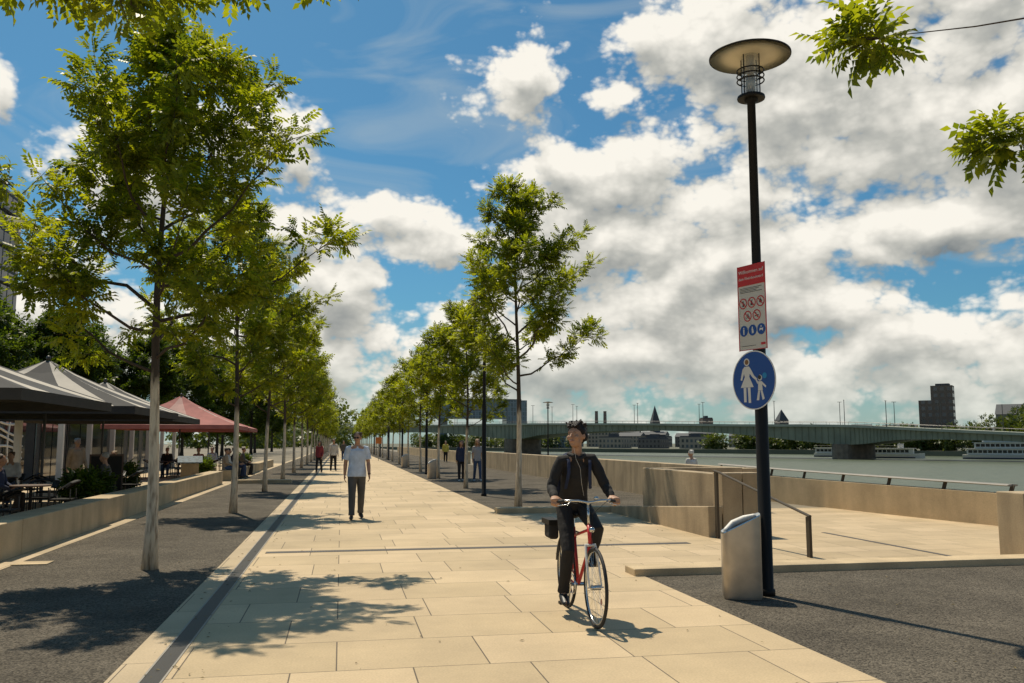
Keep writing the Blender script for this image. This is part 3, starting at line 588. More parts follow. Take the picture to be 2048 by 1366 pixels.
    for S in 'LR':
        an,to=V['ank'+S],V['toe'+S]; d=(to-an); d.z=0; d.normalize(); up=Vector((0,0,1))
        s_=MB(); hl=an-d*.045-up*.045
        s_.loft([hl,an-up*.035+d*.02,an.lerp(to,.55)-up*.012,to],[(.036,.04),(.042,.045),(.047,.036),(.038,.024)],12,side=d.cross(up))
        remesh(OB('shoe',s_.mesh('shoe',shoe,True),body),vox*.8,2)
    h=MB(); rnd=random.Random(3)
    h.ell(hd+HR@Vector((0,.026,.046)),(.084,.090,.090),HR)
    for i in range(14):
        a=rnd.uniform(-.1,math.pi+.1); h.ell(hd+HR@Vector((.060*math.cos(a),.036+.052*math.sin(a),.06+rnd.uniform(-.03,.05))),(.032,.032,.032),HR)
    if hair=='tousled':
        h.ell(hd+HR@Vector((0,.020,.062)),(.086,.092,.086),HR)
        for s in (-1,1):
            h.ell(hd+HR@Vector((s*.066,.012,.045)),(.026,.045,.045),HR); h.ell(hd+HR@Vector((s*.060,.055,.0)),(.032,.04,.05),HR)
        h.ell(hd+HR@Vector((.0,.065,-.02)),(.06,.04,.05),HR)
        for i in range(60):
            a=rnd.uniform(0,2*math.pi); rr_=rnd.uniform(.01,.075); zz=.150-.5*rr_; p0=hd+HR@Vector((rr_*math.cos(a),.022+rr_*math.sin(a),zz-.02)); h.loft([p0,p0+HR@Vector((.024*math.cos(a)+rnd.gauss(0,.012),.018*math.sin(a)+rnd.gauss(0,.008),.024+rnd.gauss(0,.008)))],[.018,.007],6)
        for i in range(6): h.loft([hd+HR@Vector((-.055+.02*i,-.045,.108)),hd+HR@Vector((-.048+.02*i,-.074,.080+.010*(i%2)))],[.020,.010],6)
    if hair=='long':
        for k in (-.045,0,.045): h.loft([hd+HR@Vector((k,.07,.03)),hd+Vector((k*1.3,.085,-.12)),hd+Vector((k*1.4,.09,-.26))],[.045,.045,.02],8)
        for s in (-1,1): h.loft([hd+HR@Vector((s*.07,.01,.04)),hd+Vector((s*.085,.02,-.1)),hd+Vector((s*.09,.0,-.2))],[.03,.03,.012],8)
    remesh(OB('hair',h.mesh('hair',hairm,True),body),max(.006,vox*.7),1)
    if face:
        for s in (-1,1):
            OB('eye',MB().ell(hd+HR@Vector((s*.030,-.082,.006)),(.010,.0065,.004),HR,8).mesh('eye',EYEW,True),body)
            OB('iris',MB().ell(hd+HR@Vector((s*.030,-.0878,.006)),(.0038,.0018,.0038),HR,8).mesh('iris',BT,True),body)
            OB('eyebrow',MB().loft([hd+HR@Vector((s*.015,-.0905,.024)),hd+HR@Vector((s*.030,-.088,.028)),hd+HR@Vector((s*.043,-.079,.025))],[.0014,.0018,.0012],6).mesh('brow',hairm,True),body)
        OB('mouth',MB().loft([hd+HR@Vector((-.022,-.086,-.055)),hd+HR@Vector((0,-.096,-.055)),hd+HR@Vector((.022,-.086,-.055))],[.003,.006,.003],6).mesh('mouth',LIP,True),body)
    if glasses:
        g=MB(); 
        for s in (-1,1): g.ell(hd+HR@Vector((s*.032,-.099,.004)),(.024,.005,.017),HR,12); g.cyl(hd+HR@Vector((s*.055,-.095,.008)),hd+HR@Vector((s*.08,.0,.008)),.003,n=6)
        g.cyl(hd+HR@Vector((-.01,-.101,.01)),hd+HR@Vector((.01,-.101,.01)),.003,n=6)
        OB('glasses',g.mesh('glasses',BLACK,True),body)
    return body
EYEW=M('eye_white',(.5,.42,.36),.3,var=.02); LIP=M('lips',(.32,.13,.10),.5,var=.04)
HBLK=M('black_hair',(.016,.011,.009),.5,var=.3,vs=40,bump=.6,bs=120,spec=.3); HBRN=M('brown_hair',(.07,.035,.018),.5,var=.3,vs=40,bump=.6,bs=120); HBLD=M('blond_hair',(.32,.2,.09),.5,var=.3,vs=40,bump=.6,bs=120); HGRY=M('grey_hair',(.35,.33,.3),.6,var=.2,vs=40)
BLKC=cloth('black_cloth',(.017,.015,.014)); GRYT=cloth('grey_trousers',(.085,.08,.072)); LBLU=cloth('light_blue_shirt',(.55,.62,.72)); WHTC=cloth('white_cloth',(.6,.57,.52)); NAVY=cloth('navy_cloth',(.02,.03,.07)); JEAN=cloth('blue_jeans',(.05,.08,.15)); YELC=cloth('yellow_cloth',(.6,.5,.08)); TANC=cloth('tan_cloth',(.35,.26,.17)); REDC=cloth('red_cloth',(.35,.05,.05)); STRC=stripemat('striped_shirt','Z',12,(.6,.58,.55),(.06,.06,.1),.85)
BRSH=M('brown_shoe',(.06,.035,.02),.4); BKSH=M('black_shoe',(.015,.015,.015),.45); WTSH=M('white_shoe',(.5,.48,.45),.5)
def stand(h=1.8,st=.0,arm=.0,w=1.):
    k=h/1.8; J=dict(pel=(0,0,.98),chest=(0,.01,1.30),neck=(0,.015,1.53),head=(0,-.015,1.675),
      shoL=(.185*w,.01,1.46),shoR=(-.185*w,.01,1.46),elbL=(.232*w,.03-arm*.3,1.17),elbR=(-.232*w,.03+arm*.3,1.17),wriL=(.245*w,-.04-arm,.92),wriR=(-.245*w,-.04+arm,.92),
      hipL=(.09,0,.93),hipR=(-.09,0,.93),kneL=(.10,-.03+st*.35,.5),kneR=(-.10,-.03-st*.5,.5),ankL=(.105,.02+st,.09+abs(st)*.15),ankR=(-.105,.02-st,.09),
      toeL=(.125,-.13+st,.035),toeR=(-.125,-.13-st,.035))
    return {a:tuple(x*k for x in b) for a,b in J.items()}
def seated(seat=.46):
    return dict(pel=(0,0,seat+.1),chest=(0,.02,seat+.42),neck=(0,-.01,seat+.64),head=(0,-.04,seat+.78),shoL=(.18,.0,seat+.57),shoR=(-.18,.0,seat+.57),
      elbL=(.23,-.06,seat+.3),elbR=(-.23,-.06,seat+.3),wriL=(.12,-.28,seat+.2),wriR=(-.12,-.28,seat+.2),hipL=(.09,-.02,seat+.08),hipR=(-.09,-.02,seat+.08),
      kneL=(.12,-.44,seat+.07),kneR=(-.12,-.44,seat+.07),ankL=(.11,-.42,.09),ankR=(-.13,-.36,.09),toeL=(.12,-.57,.035),toeR=(-.15,-.51,.035))
J=stand(1.82,.2,.10)
man=person((.335,19.0,0),R(3),J,LBLU,GRYT,BRSH,HBRN,'man in light blue short-sleeved shirt and grey trousers walking',sleeve='short',vox=.009,w=1.04,hrot=(0,0,-.35),glasses=True,loose=.014)
OB('watch',MB().torus(Vector(J['wriL'])+Vector((0,0,.02)),(0,.1,1),.031,.006,16,6).mesh('watch',BLACK,True),man)
G3='people strolling on the promenade'
person((4.9,36.4,0),0,stand(1.68,.15,.05,.85),NAVY,BLKC,WTSH,HBRN,'woman in dark blue top and black trousers walking',hair='long',vox=.014,w=.88,group=G3)
person((5.55,36.2,0),R(5),stand(1.74,-.14,.05,.85),STRC,JEAN,WTSH,HBLD,'woman in striped top and blue jeans walking',hair='long',vox=.014,w=.88,group=G3,sleeve='short')
person((8.4,72,0),0,stand(1.73,.05,.1,1.),YELC,BLKC,BKSH,HBRN,'man in yellow jacket and dark trousers standing',vox=.018,group=G3)
person((-1.15,48.5,0),R(-20),stand(1.68,.14,.08,.9),REDC,BLKC,BKSH,HBRN,'woman in dark red top and black trousers walking',hair='long',vox=.016,w=.9,group=G3)
person((-.43,51,0),R(10),stand(1.8,-.15,.05),WHTC,BLKC,BKSH,HBRN,'man in white shirt and dark trousers walking',vox=.016,group=G3)
person((.2,78,0),0,stand(1.75,.12,.05),GRYT,NAVY,BKSH,HBRN,'man in grey shirt and navy trousers walking',vox=.02,group=G3)
person((1.5,92,0),0,stand(1.7,.1,.05),WHTC,JEAN,BKSH,HBRN,'person in white shirt and jeans walking',vox=.02,group=G3)
person((11.35,27.5,-.35),R(200),stand(1.7,.0,.0),WHTC,NAVY,BKSH,WHTC,'person in white top and white cap beyond wall',vox=.016,group=G3)
person((-7.6,27.8,0),R(40),stand(1.72,.0,.1),TANC,TANC,BRSH,HGRY,'grey-haired person in pale jacket standing behind seating wall',vox=.014,group=G3)

# ------------------------------------------------------------------ bicycle and rider
BX,BY=2.2,8.03
bk=EM('bicycle',(BX,BY,0),'red and white city bicycle with rear bag ridden by a person','bicycle')
wr=.345
def wheel(y):
    w=OB('wheel',MB().cyl((-.045,0,0),(.045,0,0),.022,n=14).cyl((-.07,0,0),(.07,0,0),.006,n=8).mesh('hub',CHROME),bk,(0,y,wr))
    OB('tyre',MB().torus((0,0,0),(1,0,0),wr-.016,.016,56,8).mesh('tyre',RUBBER,True),w)
    OB('rim',MB().torus((0,0,0),(1,0,0),wr-.037,.008,56,6).mesh('rim',CHROME,True),w)
    s=MB()
    for k in range(32):
        a=2*math.pi*k/32; b=a+(.35 if k%2 else -.35); sx=.03 if k%4<2 else -.03
        s.cyl((sx,.02*math.cos(b),.02*math.sin(b)),(0,(wr-.04)*math.cos(a),(wr-.04)*math.sin(a)),.0012,n=4)
    OB('spokes',s.mesh('spokes',CHROME),w); return w
wheel(-.5); wheel(.5)
BB=Vector((0,.07,.29)); ST=Vector((0,.22,.80)); HT=Vector((0,-.30,.86)); HBm=Vector((0,-.345,.70)); FH=Vector((0,-.5,wr)); RH=Vector((0,.5,wr))
f=MB(); f.cyl(BB,ST,.015,n=12).cyl(BB,HBm,.016,n=12).cyl(ST-Vector((0,.02,.08)),HT-Vector((0,-.01,.04)),.013,n=12).cyl(HBm,HT,.019,n=12)
for s in (-1,1): f.cyl(BB+Vector((s*.03,0,0)),RH+Vector((s*.06,0,0)),.009,n=8); f.cyl(ST-Vector((-s*.015,.02,.08)),RH+Vector((s*.06,0,0)),.007,n=8)
OB('frame',f.mesh('frame',REDM,True),bk)
f=MB(); 
for s in (-1,1): f.loft([HBm+Vector((s*.045,-.005,-.02)),Vector((s*.055,-.42,.52)),FH+Vector((s*.055,0,0))],[.012,.010,.008],8)
f.cyl(HBm+Vector((-.05,0,-.01)),HBm+Vector((.05,0,-.01)),.013,n=10)
OB('fork',f.mesh('fork',WHITE,True),bk)
f=MB(); f.cyl(HT,HT+Vector((0,.02,.19)),.012,n=10); HB=Vector((0,-.30,1.06)); f.cyl(HT+Vector((0,.02,.18)),HB,.012,n=10)
for s in (-1,1): f.loft([HB,HB+Vector((s*.1,-.03,.02)),HB+Vector((s*.2,.02,.02)),HB+Vector((s*.29,.10,.0))],[.011]*4,8)
OB('handlebar',f.mesh('handlebar',CHROME,True),bk)
for s in (-1,1):
    OB('grip',MB().loft([HB+Vector((s*.215,.035,.016)),HB+Vector((s*.31,.115,-.003))],[.016,.016],10).mesh('grip',RUBBER,True),bk)
    OB('brake_lever',MB().loft([HB+Vector((s*.17,-.01,.01)),HB+Vector((s*.20,-.04,-.01)),HB+Vector((s*.28,.03,-.025))],[.006,.005,.004],6).mesh('lever',CHROME,True),bk)
OB('headlight',MB().loft([(0,-.36,.83),(0,-.40,.83)],[.018,.026],14).mesh('hl',CHROME,True),bk)
OB('bell',MB().ell((.07,-.31,1.10),(.025,.025,.018)).mesh('bell',CHROME,True),bk)
OB('reflector',MB().ell((.05,-.5,.22),(.006,.02,.03)).mesh('refl',M('orange',(.7,.2,.02),.3)),bk)
f=MB(); f.loft([(0,.36,.93),(0,.25,.94),(0,.10,.925)],[(.085,.03),(.075,.025),(.02,.02)],12,side=(1,0,0)); OB('saddle',f.mesh('saddle',BLACK,True),bk)
OB('seat_post',MB().cyl(ST,(0,.245,.92),.013,n=10).mesh('sp',CHROME),bk)
f=MB(); cr=.17
pr_=BB+Vector((-.09,.02,-cr)); pl_=BB+Vector((.09,-.02,cr))
f.cyl(BB+Vector((-.07,0,0)),BB+Vector((.07,0,0)),.018,n=10).cyl(BB+Vector((-.075,0,0)),pr_,.010,n=8).cyl(BB+Vector((.075,0,0)),pl_,.010,n=8)
f.torus(BB+Vector((-.055,0,0)),(1,0,0),.085,.006,30,5); OB('crankset',f.mesh('crank',CHROME),bk)
f=MB(); f.cyl(BB+Vector((-.055,0,.085)),RH+Vector((-.05,0,.035)),.004,n=5).cyl(BB+Vector((-.055,0,-.085)),RH+Vector((-.05,0,-.035)),.004,n=5); OB('chain',f.mesh('chain',DKGREY),bk)
for p,s in ((pr_,-1),(pl_,1)): OB('pedal',MB().box(min(p.x,p.x+s*.09),max(p.x,p.x+s*.09),p.y-.04,p.y+.04,p.z-.012,p.z+.012).mesh('pedal',BLACK),bk)
SILV=M('dark_mudguard',(.06,.06,.06),.35,metal=.3)
def guard(y,a0,a1):
    m=MB(); pts=[]
    for k in range(15): a=R(a0+(a1-a0)*k/14); pts.append((0,y+(wr+.022)*math.cos(a),wr+(wr+.022)*math.sin(a)))
    m.loft(pts,[(.022,.003)]*15,8,side=(1,0,0),rc=False); OB('mudguard',m.mesh('guard',SILV,True),bk)
guard(.5,10,150)
f=MB()
for s in (-1,1): f.cyl((s*.06,.5,wr),(s*.07,.5,.74),.005,n=6).cyl((s*.07,.28,.74),(s*.07,.72,.74),.006,n=6)
for y in (.3,.42,.55,.7): f.cyl((-.07,y,.74),(.07,y,.74),.005,n=6)
OB('rack',f.mesh('rack',BLACK),bk)
bevel(OB('pannier_bag',MB().prism([(-.19,.44),(-.095,.42),(-.095,.72),(-.18,.70)],.66,.83).mesh('pannier',BLKC),bk),.03,4)
OB('bag_flap',bevel(OB('x_',MB().box(-.20,-.085,.41,.725,.80,.85).mesh('flap',BLACK)),.015).data,bk); bpy.data.objects.remove(bpy.data.objects['x_'])
f=MB()
for s,q in ((-1,.0),(1,.03)): f.loft([HB+Vector((s*.18,-.01,.01)),HB+Vector((s*.14,-.14,.0+q)),HB+Vector((0,-.13,-.09)),HBm+Vector((0,-.03,0))],[.0025]*4,5)
OB('brake_cable',f.mesh('cable',BLACK),bk)
J=dict(pel=(0,.255,1.02),chest=(-.008,.13,1.30),neck=(-.012,.045,1.515),head=(-.025,.01,1.66),shoL=(.150,.065,1.445),shoR=(-.165,.09,1.425),
  elbL=(.255,.01,1.19),elbR=(-.255,.07,1.18),wriL=(.272,-.125,1.10),wriR=(-.272,-.125,1.10),hipL=(.09,.22,.98),hipR=(-.09,.22,.98),
  kneL=(.12,-.17,.80),kneR=(-.12,-.02,.60),ankL=(.125,.09,.54),ankR=(-.13,.14,.21),toeL=(.14,-.07,.485),toeR=(-.15,-.04,.135))
gr=lambda s:((s*.15,-.75,-.12),(0,-.15,-1),(-s,-.4,0),1.05)
rider=person((BX,BY,0),0,J,BLKC,BLKC,BKSH,HBLK,'cyclist in black hooded jacket and black trousers with backpack',hair='tousled',vox=.0065,hands={'L':gr(1),'R':gr(-1)},hrot=(-.10,-.06,-.80),w=.86,wt=.78,hem=.07,loose=.010)
m=MB(); m.loft([(0,.30,1.10),(0,.30,1.3),(0,.25,1.46)],[(.16,.08),(.165,.085),(.11,.055)],14,side=(1,0,0)); m.loft([(-.15,.29,1.12),(-.16,.26,1.34)],[.045,.04],10); remesh(OB('backpack',m.mesh('bp',NAVY,True),rider),.01,3)
for s in (-1,1):
    m=MB(); m.loft([(s*.092,.15,1.48),(s*.102,.0,1.43),(s*.102,-.002,1.32),(s*.12,.06,1.17)],[(.016,.006)]*4,8,side=(1,0,0)); OB('backpack_strap',m.mesh('strap',NAVY,True),rider)
m=MB(); m.loft([(-.075,.11,1.49),(-.048,.005,1.475),(0,-.025,1.445),(.048,.005,1.475),(.075,.11,1.49),(.0,.165,1.51),(-.075,.11,1.49)],[(.024,.02)]*7,10,rc=False); remesh(OB('hood',m.mesh('hood',BLKC,True),rider),.01,3)
m=MB(); m.loft([(-.06,.0,1.60),(-.045,-.045,1.45),(.0,-.03,1.36),(.02,-.0,1.22),(.06,.07,1.10)],[.0014]*5,5); OB('earphone_cord',m.mesh('cord',WHITE,True),rider)

# ------------------------------------------------------------------ restaurant terrace
def parasol(loc,half,eave,apex,mats,label,strips,group,rz=0):
    e=EM('parasol',loc,label,'parasol',group,rz)
    OB('pole',MB().cyl((0,0,0),(0,0,apex-.1),.035,n=12).mesh('pole',DKGREY),e)
    bevel(OB('base',MB().box(-.4,.4,-.4,.4,0,.12).mesh('base',CONC2),e),.01)
    c=MB(); n=12
    for k in range(4):
        a=k*math.pi/2; rot=Matrix.Rotation(a,3,'Z')
        for i in range(n):
            mi=strips[i*len(strips)//n]
            for j in range(5):
                def q(u,v):
                    z=apex-(apex-eave)*(v**.80); sag=-.09*math.sin(math.pi*v)
                    return rot@Vector(((u*2-1)*half*v,-half*v,z+sag*(1-abs(u*2-1))))
                u0,u1,v0,v1=i/n,(i+1)/n,max(.02,j/5),(j+1)/5
                c.add([q(u0,v0),q(u1,v0),q(u1,v1),q(u0,v1)],[(0,3,2,1)],mi)
            u0,u1=i/n,(i+1)/n; p0=q(u0,1);p1=q(u1,1); c.add([p0,p1,p1-Vector((0,0,.18)),p0-Vector((0,0,.18))],[(0,1,2,3)],0)
    OB('canopy',c.mesh('canopy',mats),e)
    r=MB()
    for sx,sy in ((1,1),(1,-1),(-1,1),(-1,-1)): r.cyl((0,0,apex-.16),(sx*half*.98,sy*half*.98,eave-.03),.014,n=6); r.cyl((0,0,apex-.9),(sx*half*.5,sy*half*.5,(apex+eave)/2-.18),.012,n=6)
    OB('ribs',r.mesh('ribs',DKGREY),e)
    OB('finial',MB().ell((0,0,apex+.02),(.06,.06,.06)).mesh('fin',DKGREY,True),e)
    return e
G4='parasols over the restaurant terrace'
GS=[0,1,1,0,0,0,0,0,0,1,1,0]
parasol((-7.4,17,0),2.65,2.42,3.6,[GREYF,WHITEF],'large dark grey square parasol with pale stripes over tables',GS,G4)
parasol((-7.3,23.8,0),2.7,2.42,3.7,[GREYF,WHITEF],'large dark grey square parasol with pale stripes over tables',GS,G4)
parasol((-7.6,30.5,0),2.6,2.42,3.6,[GREYF,WHITEF],'large dark grey square parasol with pale stripes over tables',GS,G4)
parasol((-7.2,42,0),2.7,2.35,3.75,[REDF,REDF2],'large faded pinkish-red square parasol over cafe seating',[0,0,1,1,0,0],G4)
parasol((-7.0,49.5,0),2.3,2.35,3.3,[REDF,REDF2],'large faded pinkish-red square parasol over cafe seating',[0,0,1,1,0,0],G4)
def chair(loc,rz):
    e=EM('chair',loc,'dark woven cafe chair with curved armrests','chair','cafe chairs on the terrace',rz)
    OB('seat',MB().box(-.23,.23,-.22,.22,.42,.46).mesh('seat',BLACK),e)
    OB('backrest',MB().loft([(-.25,.0,.66),(-.24,.2,.78),(0,.26,.82),(.24,.2,.78),(.25,.0,.66)],[(.02,.07)]*5,8,side=(0,0,.1)).mesh('back',BLACK),e)
    for x in (-.21,.21):
        for y in (-.2,.2): OB('leg',MB().cyl((x,y,0),(x*.95,y*.95,.66),.012,n=6).mesh('leg',DKGREY),e)
    return e
def table(loc):
    e=EM('table',loc,'small round dark cafe table on pedestal','table','cafe tables on the terrace')
    OB('table_top',MB().lathe([(0,.71),(.38,.71),(.39,.725),(.38,.74),(0,.74)],n=24).mesh('top',WOOD),e)
    OB('pedestal',MB().lathe([(.22,0),(.22,.02),(.03,.04),(.025,.7)],n=16).mesh('ped',BLACK),e); return e
T0=None;C0=None
for i,(x,y) in enumerate([(-6.1,13.6),(-7.7,14.6),(-6.3,16.6),(-8.2,17.6),(-6.2,19.6),(-7.9,21),(-6.2,22.8),(-8.3,24),(-6.3,26),(-9.7,19.6),(-9.8,22.6),(-6.3,41),(-8,43),(-6.4,46),(-8.2,48),(-6.3,50)]):
    if T0 is None: T0=table((x,y,0)); C0=chair((x-.6,y,0),R(90))
    else: clone(T0,(x,y,0)); clone(C0,(x-.62,y,0),R(90))
    clone(C0,(x+.62,y,0),R(-90)); clone(C0,(x,y+.66,0),0)
G5='guests seated on the restaurant terrace'
seatl=[((-6.1,14.26,0),0,BLKC,BLKC,HBRN,'seated guest in black clothes at a cafe table'),((-6.92,16.6,0),R(90),WHTC,JEAN,HBLD,'seated guest in white top and jeans'),((-6.82,19.6,0),R(90),NAVY,BLKC,HBRN,'seated guest in navy jacket'),
 ((-5.58,22.8,0),R(-90),GRYT,JEAN,HGRY,'grey-haired seated guest in grey shirt'),((-8.2,18.26,0),0,TANC,BLKC,HBRN,'seated guest in tan jacket'),((-7.9,21.66,0),0,REDC,JEAN,HBLD,'seated guest in dark red top and jeans'),((-6.3,41.66,0),0,REDC,JEAN,HBRN,'seated guest in dark red top'),((-8,43.66,0),0,BLKC,JEAN,HBRN,'seated guest in black top'),
 ((-6.3,17.26,0),0,REDC,BLKC,HBRN,'seated guest in dark red top and black trousers'),((-7.7,15.26,0),0,LBLU,JEAN,HGRY,'grey-haired seated guest in light blue shirt'),((-8.3,24.66,0),0,WHTC,JEAN,HBRN,'seated guest in white top and jeans'),((-6.3,26.66,0),0,BLKC,JEAN,HBLD,'seated guest in black top and jeans'),((-6.4,46.66,0),0,WHTC,JEAN,HBRN,'seated guest in white top and jeans'),((-5.68,50,0),R(-90),TANC,BLKC,HBRN,'seated guest in tan jacket')]
for (l,rz_,a,b,h,lab) in seatl: person(l,rz_,seated(),a,b,BKSH,h,lab,vox=.016,group=G5,face=False)
G6='people resting on the concrete seating wall'
for i,(y,a,b) in enumerate([(38.9,TANC,JEAN),(39.7,WHTC,BLKC),(41.6,NAVY,NAVY),(42.4,BLKC,JEAN),(45.5,GRYT,BLKC)]):
    person((-4.78,y,0),R(90),seated(.45),a,b,BKSH,HBRN,'person in casual clothes sitting on the concrete wall',vox=.016,group=G6,face=False,hair='long' if i%2 else 'short')
def bush(seed,r,h,n,tpl,mat):
    rs=np.random.RandomState(seed); d=rs.randn(n,3); d/=np.linalg.norm(d,axis=1)[:,None]; rad=rs.rand(n)**.4
    lump=1+.25*np.sin(d[:,0]*5+seed)*np.cos(d[:,1]*4+seed*2)
    pos=d*rad[:,None]*lump[:,None]*np.array([r,r,h]); dr=d+rs.randn(n,3)*.6+np.array([0,0,.3])
    return place(tpl,pos,dr,.8+.5*rs.rand(n))
PB=[leafmesh('foliage',bush(i,.34,.28,320,TPLF,LEAFD),LEAFD) for i in (1,2)]
G7='planters with shrubs edging the terrace'
pm=MB().box(-.4,.4,-.22,.22,0,.42).mesh('planter_box',BLACK)
for i,(x,y) in enumerate([(-5.6,20.9),(-5.6,21.9),(-6.4,28.4),(-9.2,13.2),(-8.6,12.6),(-5.5,37.6),(-5.5,53)]):
    e=EM('planter',(x,y,0),'black box planter with leafy green shrub','planter',G7,R(90)); OB('planter_box',pm,e); OB('shrub',PB[i%2],e,(0,0,.58),(0,0,i))
e=EM('chalkboard',(-5.9,24.2,0),'freestanding black chalkboard menu on wooden frame','sign',rotz=R(15))
OB('board',MB().box(-.36,.36,-.02,.02,.15,1.25).mesh('board',BLACK),e); OB('frame',MB().box(-.4,-.36,-.025,.025,0,1.3).box(.36,.4,-.025,.025,0,1.3).box(-.36,.36,-.025,.025,1.25,1.3).mesh('frame',WOOD),e)
textmesh('22 Uhr',.13,WHITE,'lettering',e,(0,-.022,.6))
e=EM('information_stand',(-5.3,33.2,0),'slanted information panel on a grey pedestal beside the terrace','sign',rotz=R(10))
OB('pedestal',MB().box(-.3,.3,-.12,.12,0,.85).mesh('ped',CONC2),e)
OB('panel',MB().add([(-.42,-.22,.9),(.42,-.22,.9),(.42,.2,1.12),(-.42,.2,1.12),(-.42,-.22,.86),(.42,-.22,.86),(.42,.2,1.08),(-.42,.2,1.08)],[(0,1,2,3),(4,7,6,5),(0,4,5,1),(1,5,6,2),(2,6,7,3),(3,7,4,0)]).mesh('panel',M('panel_print',(.06,.10,.13),.6,var=.6,vs=12,spec=.2)),e)
e=EM('glass_pavilion',(0,0,0),'single-storey glazed restaurant pavilion with white columns and flat roof','building')
OB('wall',MB().box(-17,-12.0,38,62,0,3.1).mesh('pwall',M('pavilion_dark',(.03,.03,.03),.6)),e)
OB('roof',MB().box(-17.3,-10.6,37,63,3.1,3.5).mesh('roof',M('roof_fascia',(.10,.075,.06),.6)),e)
for i in range(12):
    y=38+2*i; OB('window',MB().box(-11.99,-11.94,y+.06,y+1.94,.1,3.0).mesh('win',GLASS),e)
for i in range(7):
    y=37.5+4*i; OB('column',MB().box(-11,-10.8,y,y+.2,0,3.1).mesh('colm',WHITE),e)
e=EM('glass_screen',(0,0,0),'glazed screen wall with white curved lattice pattern and white posts','wall')
OB('glass_panel',MB().box(-12.04,-12,20,37,0,3.1).mesh('gp',GLASS),e)
m=MB()
for k in range(7):
    m.loft([(-11.93,20+t*.53,.4+k*.42+.25*math.sin(t*.45+k*.9)) for t in range(32)],[.045]*32,5,rc=False)
for k in range(17): m.loft([(-11.91,20.4+k*.98+.25*math.sin(k+j*.9),.2+j*.55) for j in range(6)],[.04]*6,5,rc=False)
OB('lattice',m.mesh('lat',WHITE),e)
for y in (23.5,26.5,29.5): OB('post',MB().box(-9.9,-9.72,y,y+.18,0,3.2).mesh('cp',WHITE),e)
e=EM('hotel_building',(-27,74,0),'dark glazed multi-storey hotel block with pale floor bands','building')
FM=facademat('hotel_facade',(.06,.07,.075),(.02,.03,.04),1.4,3.1,.12)
OB('wall',MB().box(-34,0,0,5,0,22).mesh('hw',FM),e)
m=MB()
for i in range(8): m.box(-34.3,.3,-.3,5.3,2.9*i-.15,2.9*i+.1)
OB('floor_bands',m.mesh('fb',M('floor_band',(.13,.15,.16),.5)),e); OB('roof',MB().box(-33,-1,1,4,22,23.2).mesh('hr',DKGREY),e)
e=EM('office_building',(-29,40,0),'low grey glazed building with sloping glass roof behind trees','building')
OB('wall',MB().box(-16,0,0,22,0,5.5).mesh('ow',facademat('office_facade',(.1,.11,.11),(.03,.04,.05),1.8,3.0,.16)),e)
OB('roof',MB().add([(-16,0,5.5),(0,0,5.5),(0,22,5.5),(-16,22,5.5),(-16,0,7.5),(-16,22,7.5)],[(0,1,4),(1,2,5,4),(2,3,5),(0,4,5,3)]).mesh('or',facademat('glass_roof',(.25,.27,.27),(.06,.08,.09),1.2,1.4,.08)),e)

# ------------------------------------------------------------------ bridge
BRG=M('bridge_green',(.19,.21,.15),.6,var=.2,vs=.2); 
e=EM('road_bridge',(0,0,0),'long low green steel girder bridge over the river','bridge')
ctrl=[(-60,727,11.8,3.5),(2,621,12.2,4),(60,521,11.9,4.5),(95,460,11.5,8),(110,434,11.2,5.5),(139,384,10.2,3.2),(165,339,9.0,4.0),(188,299,8.1,7.2),(200,278,6.8,4.2),(217,249,4.9,3.0),(245,200,2,3)]
d=Vector((93,-161)).normalized(); nn=Vector((-d.y,d.x)); hw=11
def cat(p,t):
    i=min(int(t),len(p)-2); f=t-i; g_=lambda j:np.array(p[max(0,min(len(p)-1,j))],float)
    a,b,c_,d_=g_(i-1),g_(i),g_(i+1),g_(i+2); return .5*((2*b)+(-a+c_)*f+(2*a-5*b+4*c_-d_)*f*f+(-a+3*b-3*c_+d_)*f**3)
S=[cat(ctrl,(len(ctrl)-1)*i/80) for i in range(81)]
def ribbon(fn,mat,name):
    m=MB(); vs=[];fs=[]
    for x,y,z,t in S:
        for (o,zz) in fn(z,t): vs.append((x+nn.x*o,y+nn.y*o,zz))
    k=len(fn(0,1))
    for i in range(len(S)-1):
        for j in range(k): fs.append((i*k+j,i*k+(j+1)%k,(i+1)*k+(j+1)%k,(i+1)*k+j))
    m.add(vs,fs); return OB(name,m.mesh(name,mat),e)
ribbon(lambda z,t:[(-hw,z-.9),(hw,z-.9),(hw,z),(-hw,z)],M('deck_edge',(.32,.33,.25),.6,var=.15,vs=.1),'deck')
ribbon(lambda z,t:[(-hw+1.2,z-t),(hw-1.2,z-t),(hw-1.2,z-.91),(-hw+1.2,z-.91)],BRG,'girder')
m=MB()
for i in range(len(S)-1):
    for q in (0,.5):
        x,y,z,t=[S[i][k]*(1-q)+S[i+1][k]*q for k in range(4)]; o=-hw+1.1
        m.box(x+nn.x*o-.12,x+nn.x*o+.12,y+nn.y*o-.12,y+nn.y*o+.12,z-t,z-.95)
OB('girder_ribs',m.mesh('gr',BRG),e,kind='stuff')
m=MB()
for o in (-hw+.2,hw-.2):
    m.loft([(x+nn.x*o,y+nn.y*o,z+1.05) for x,y,z,t in S],[.07]*len(S),4,rc=False)
    for x,y,z,t in S: m.cyl((x+nn.x*o,y+nn.y*o,z),(x+nn.x*o,y+nn.y*o,z+1.05),.05,n=4)
OB('railing',m.mesh('railing',DKGREY),e)
PIERM=M('pier_stone',(.16,.13,.10),.9,var=.3,vs=.5)
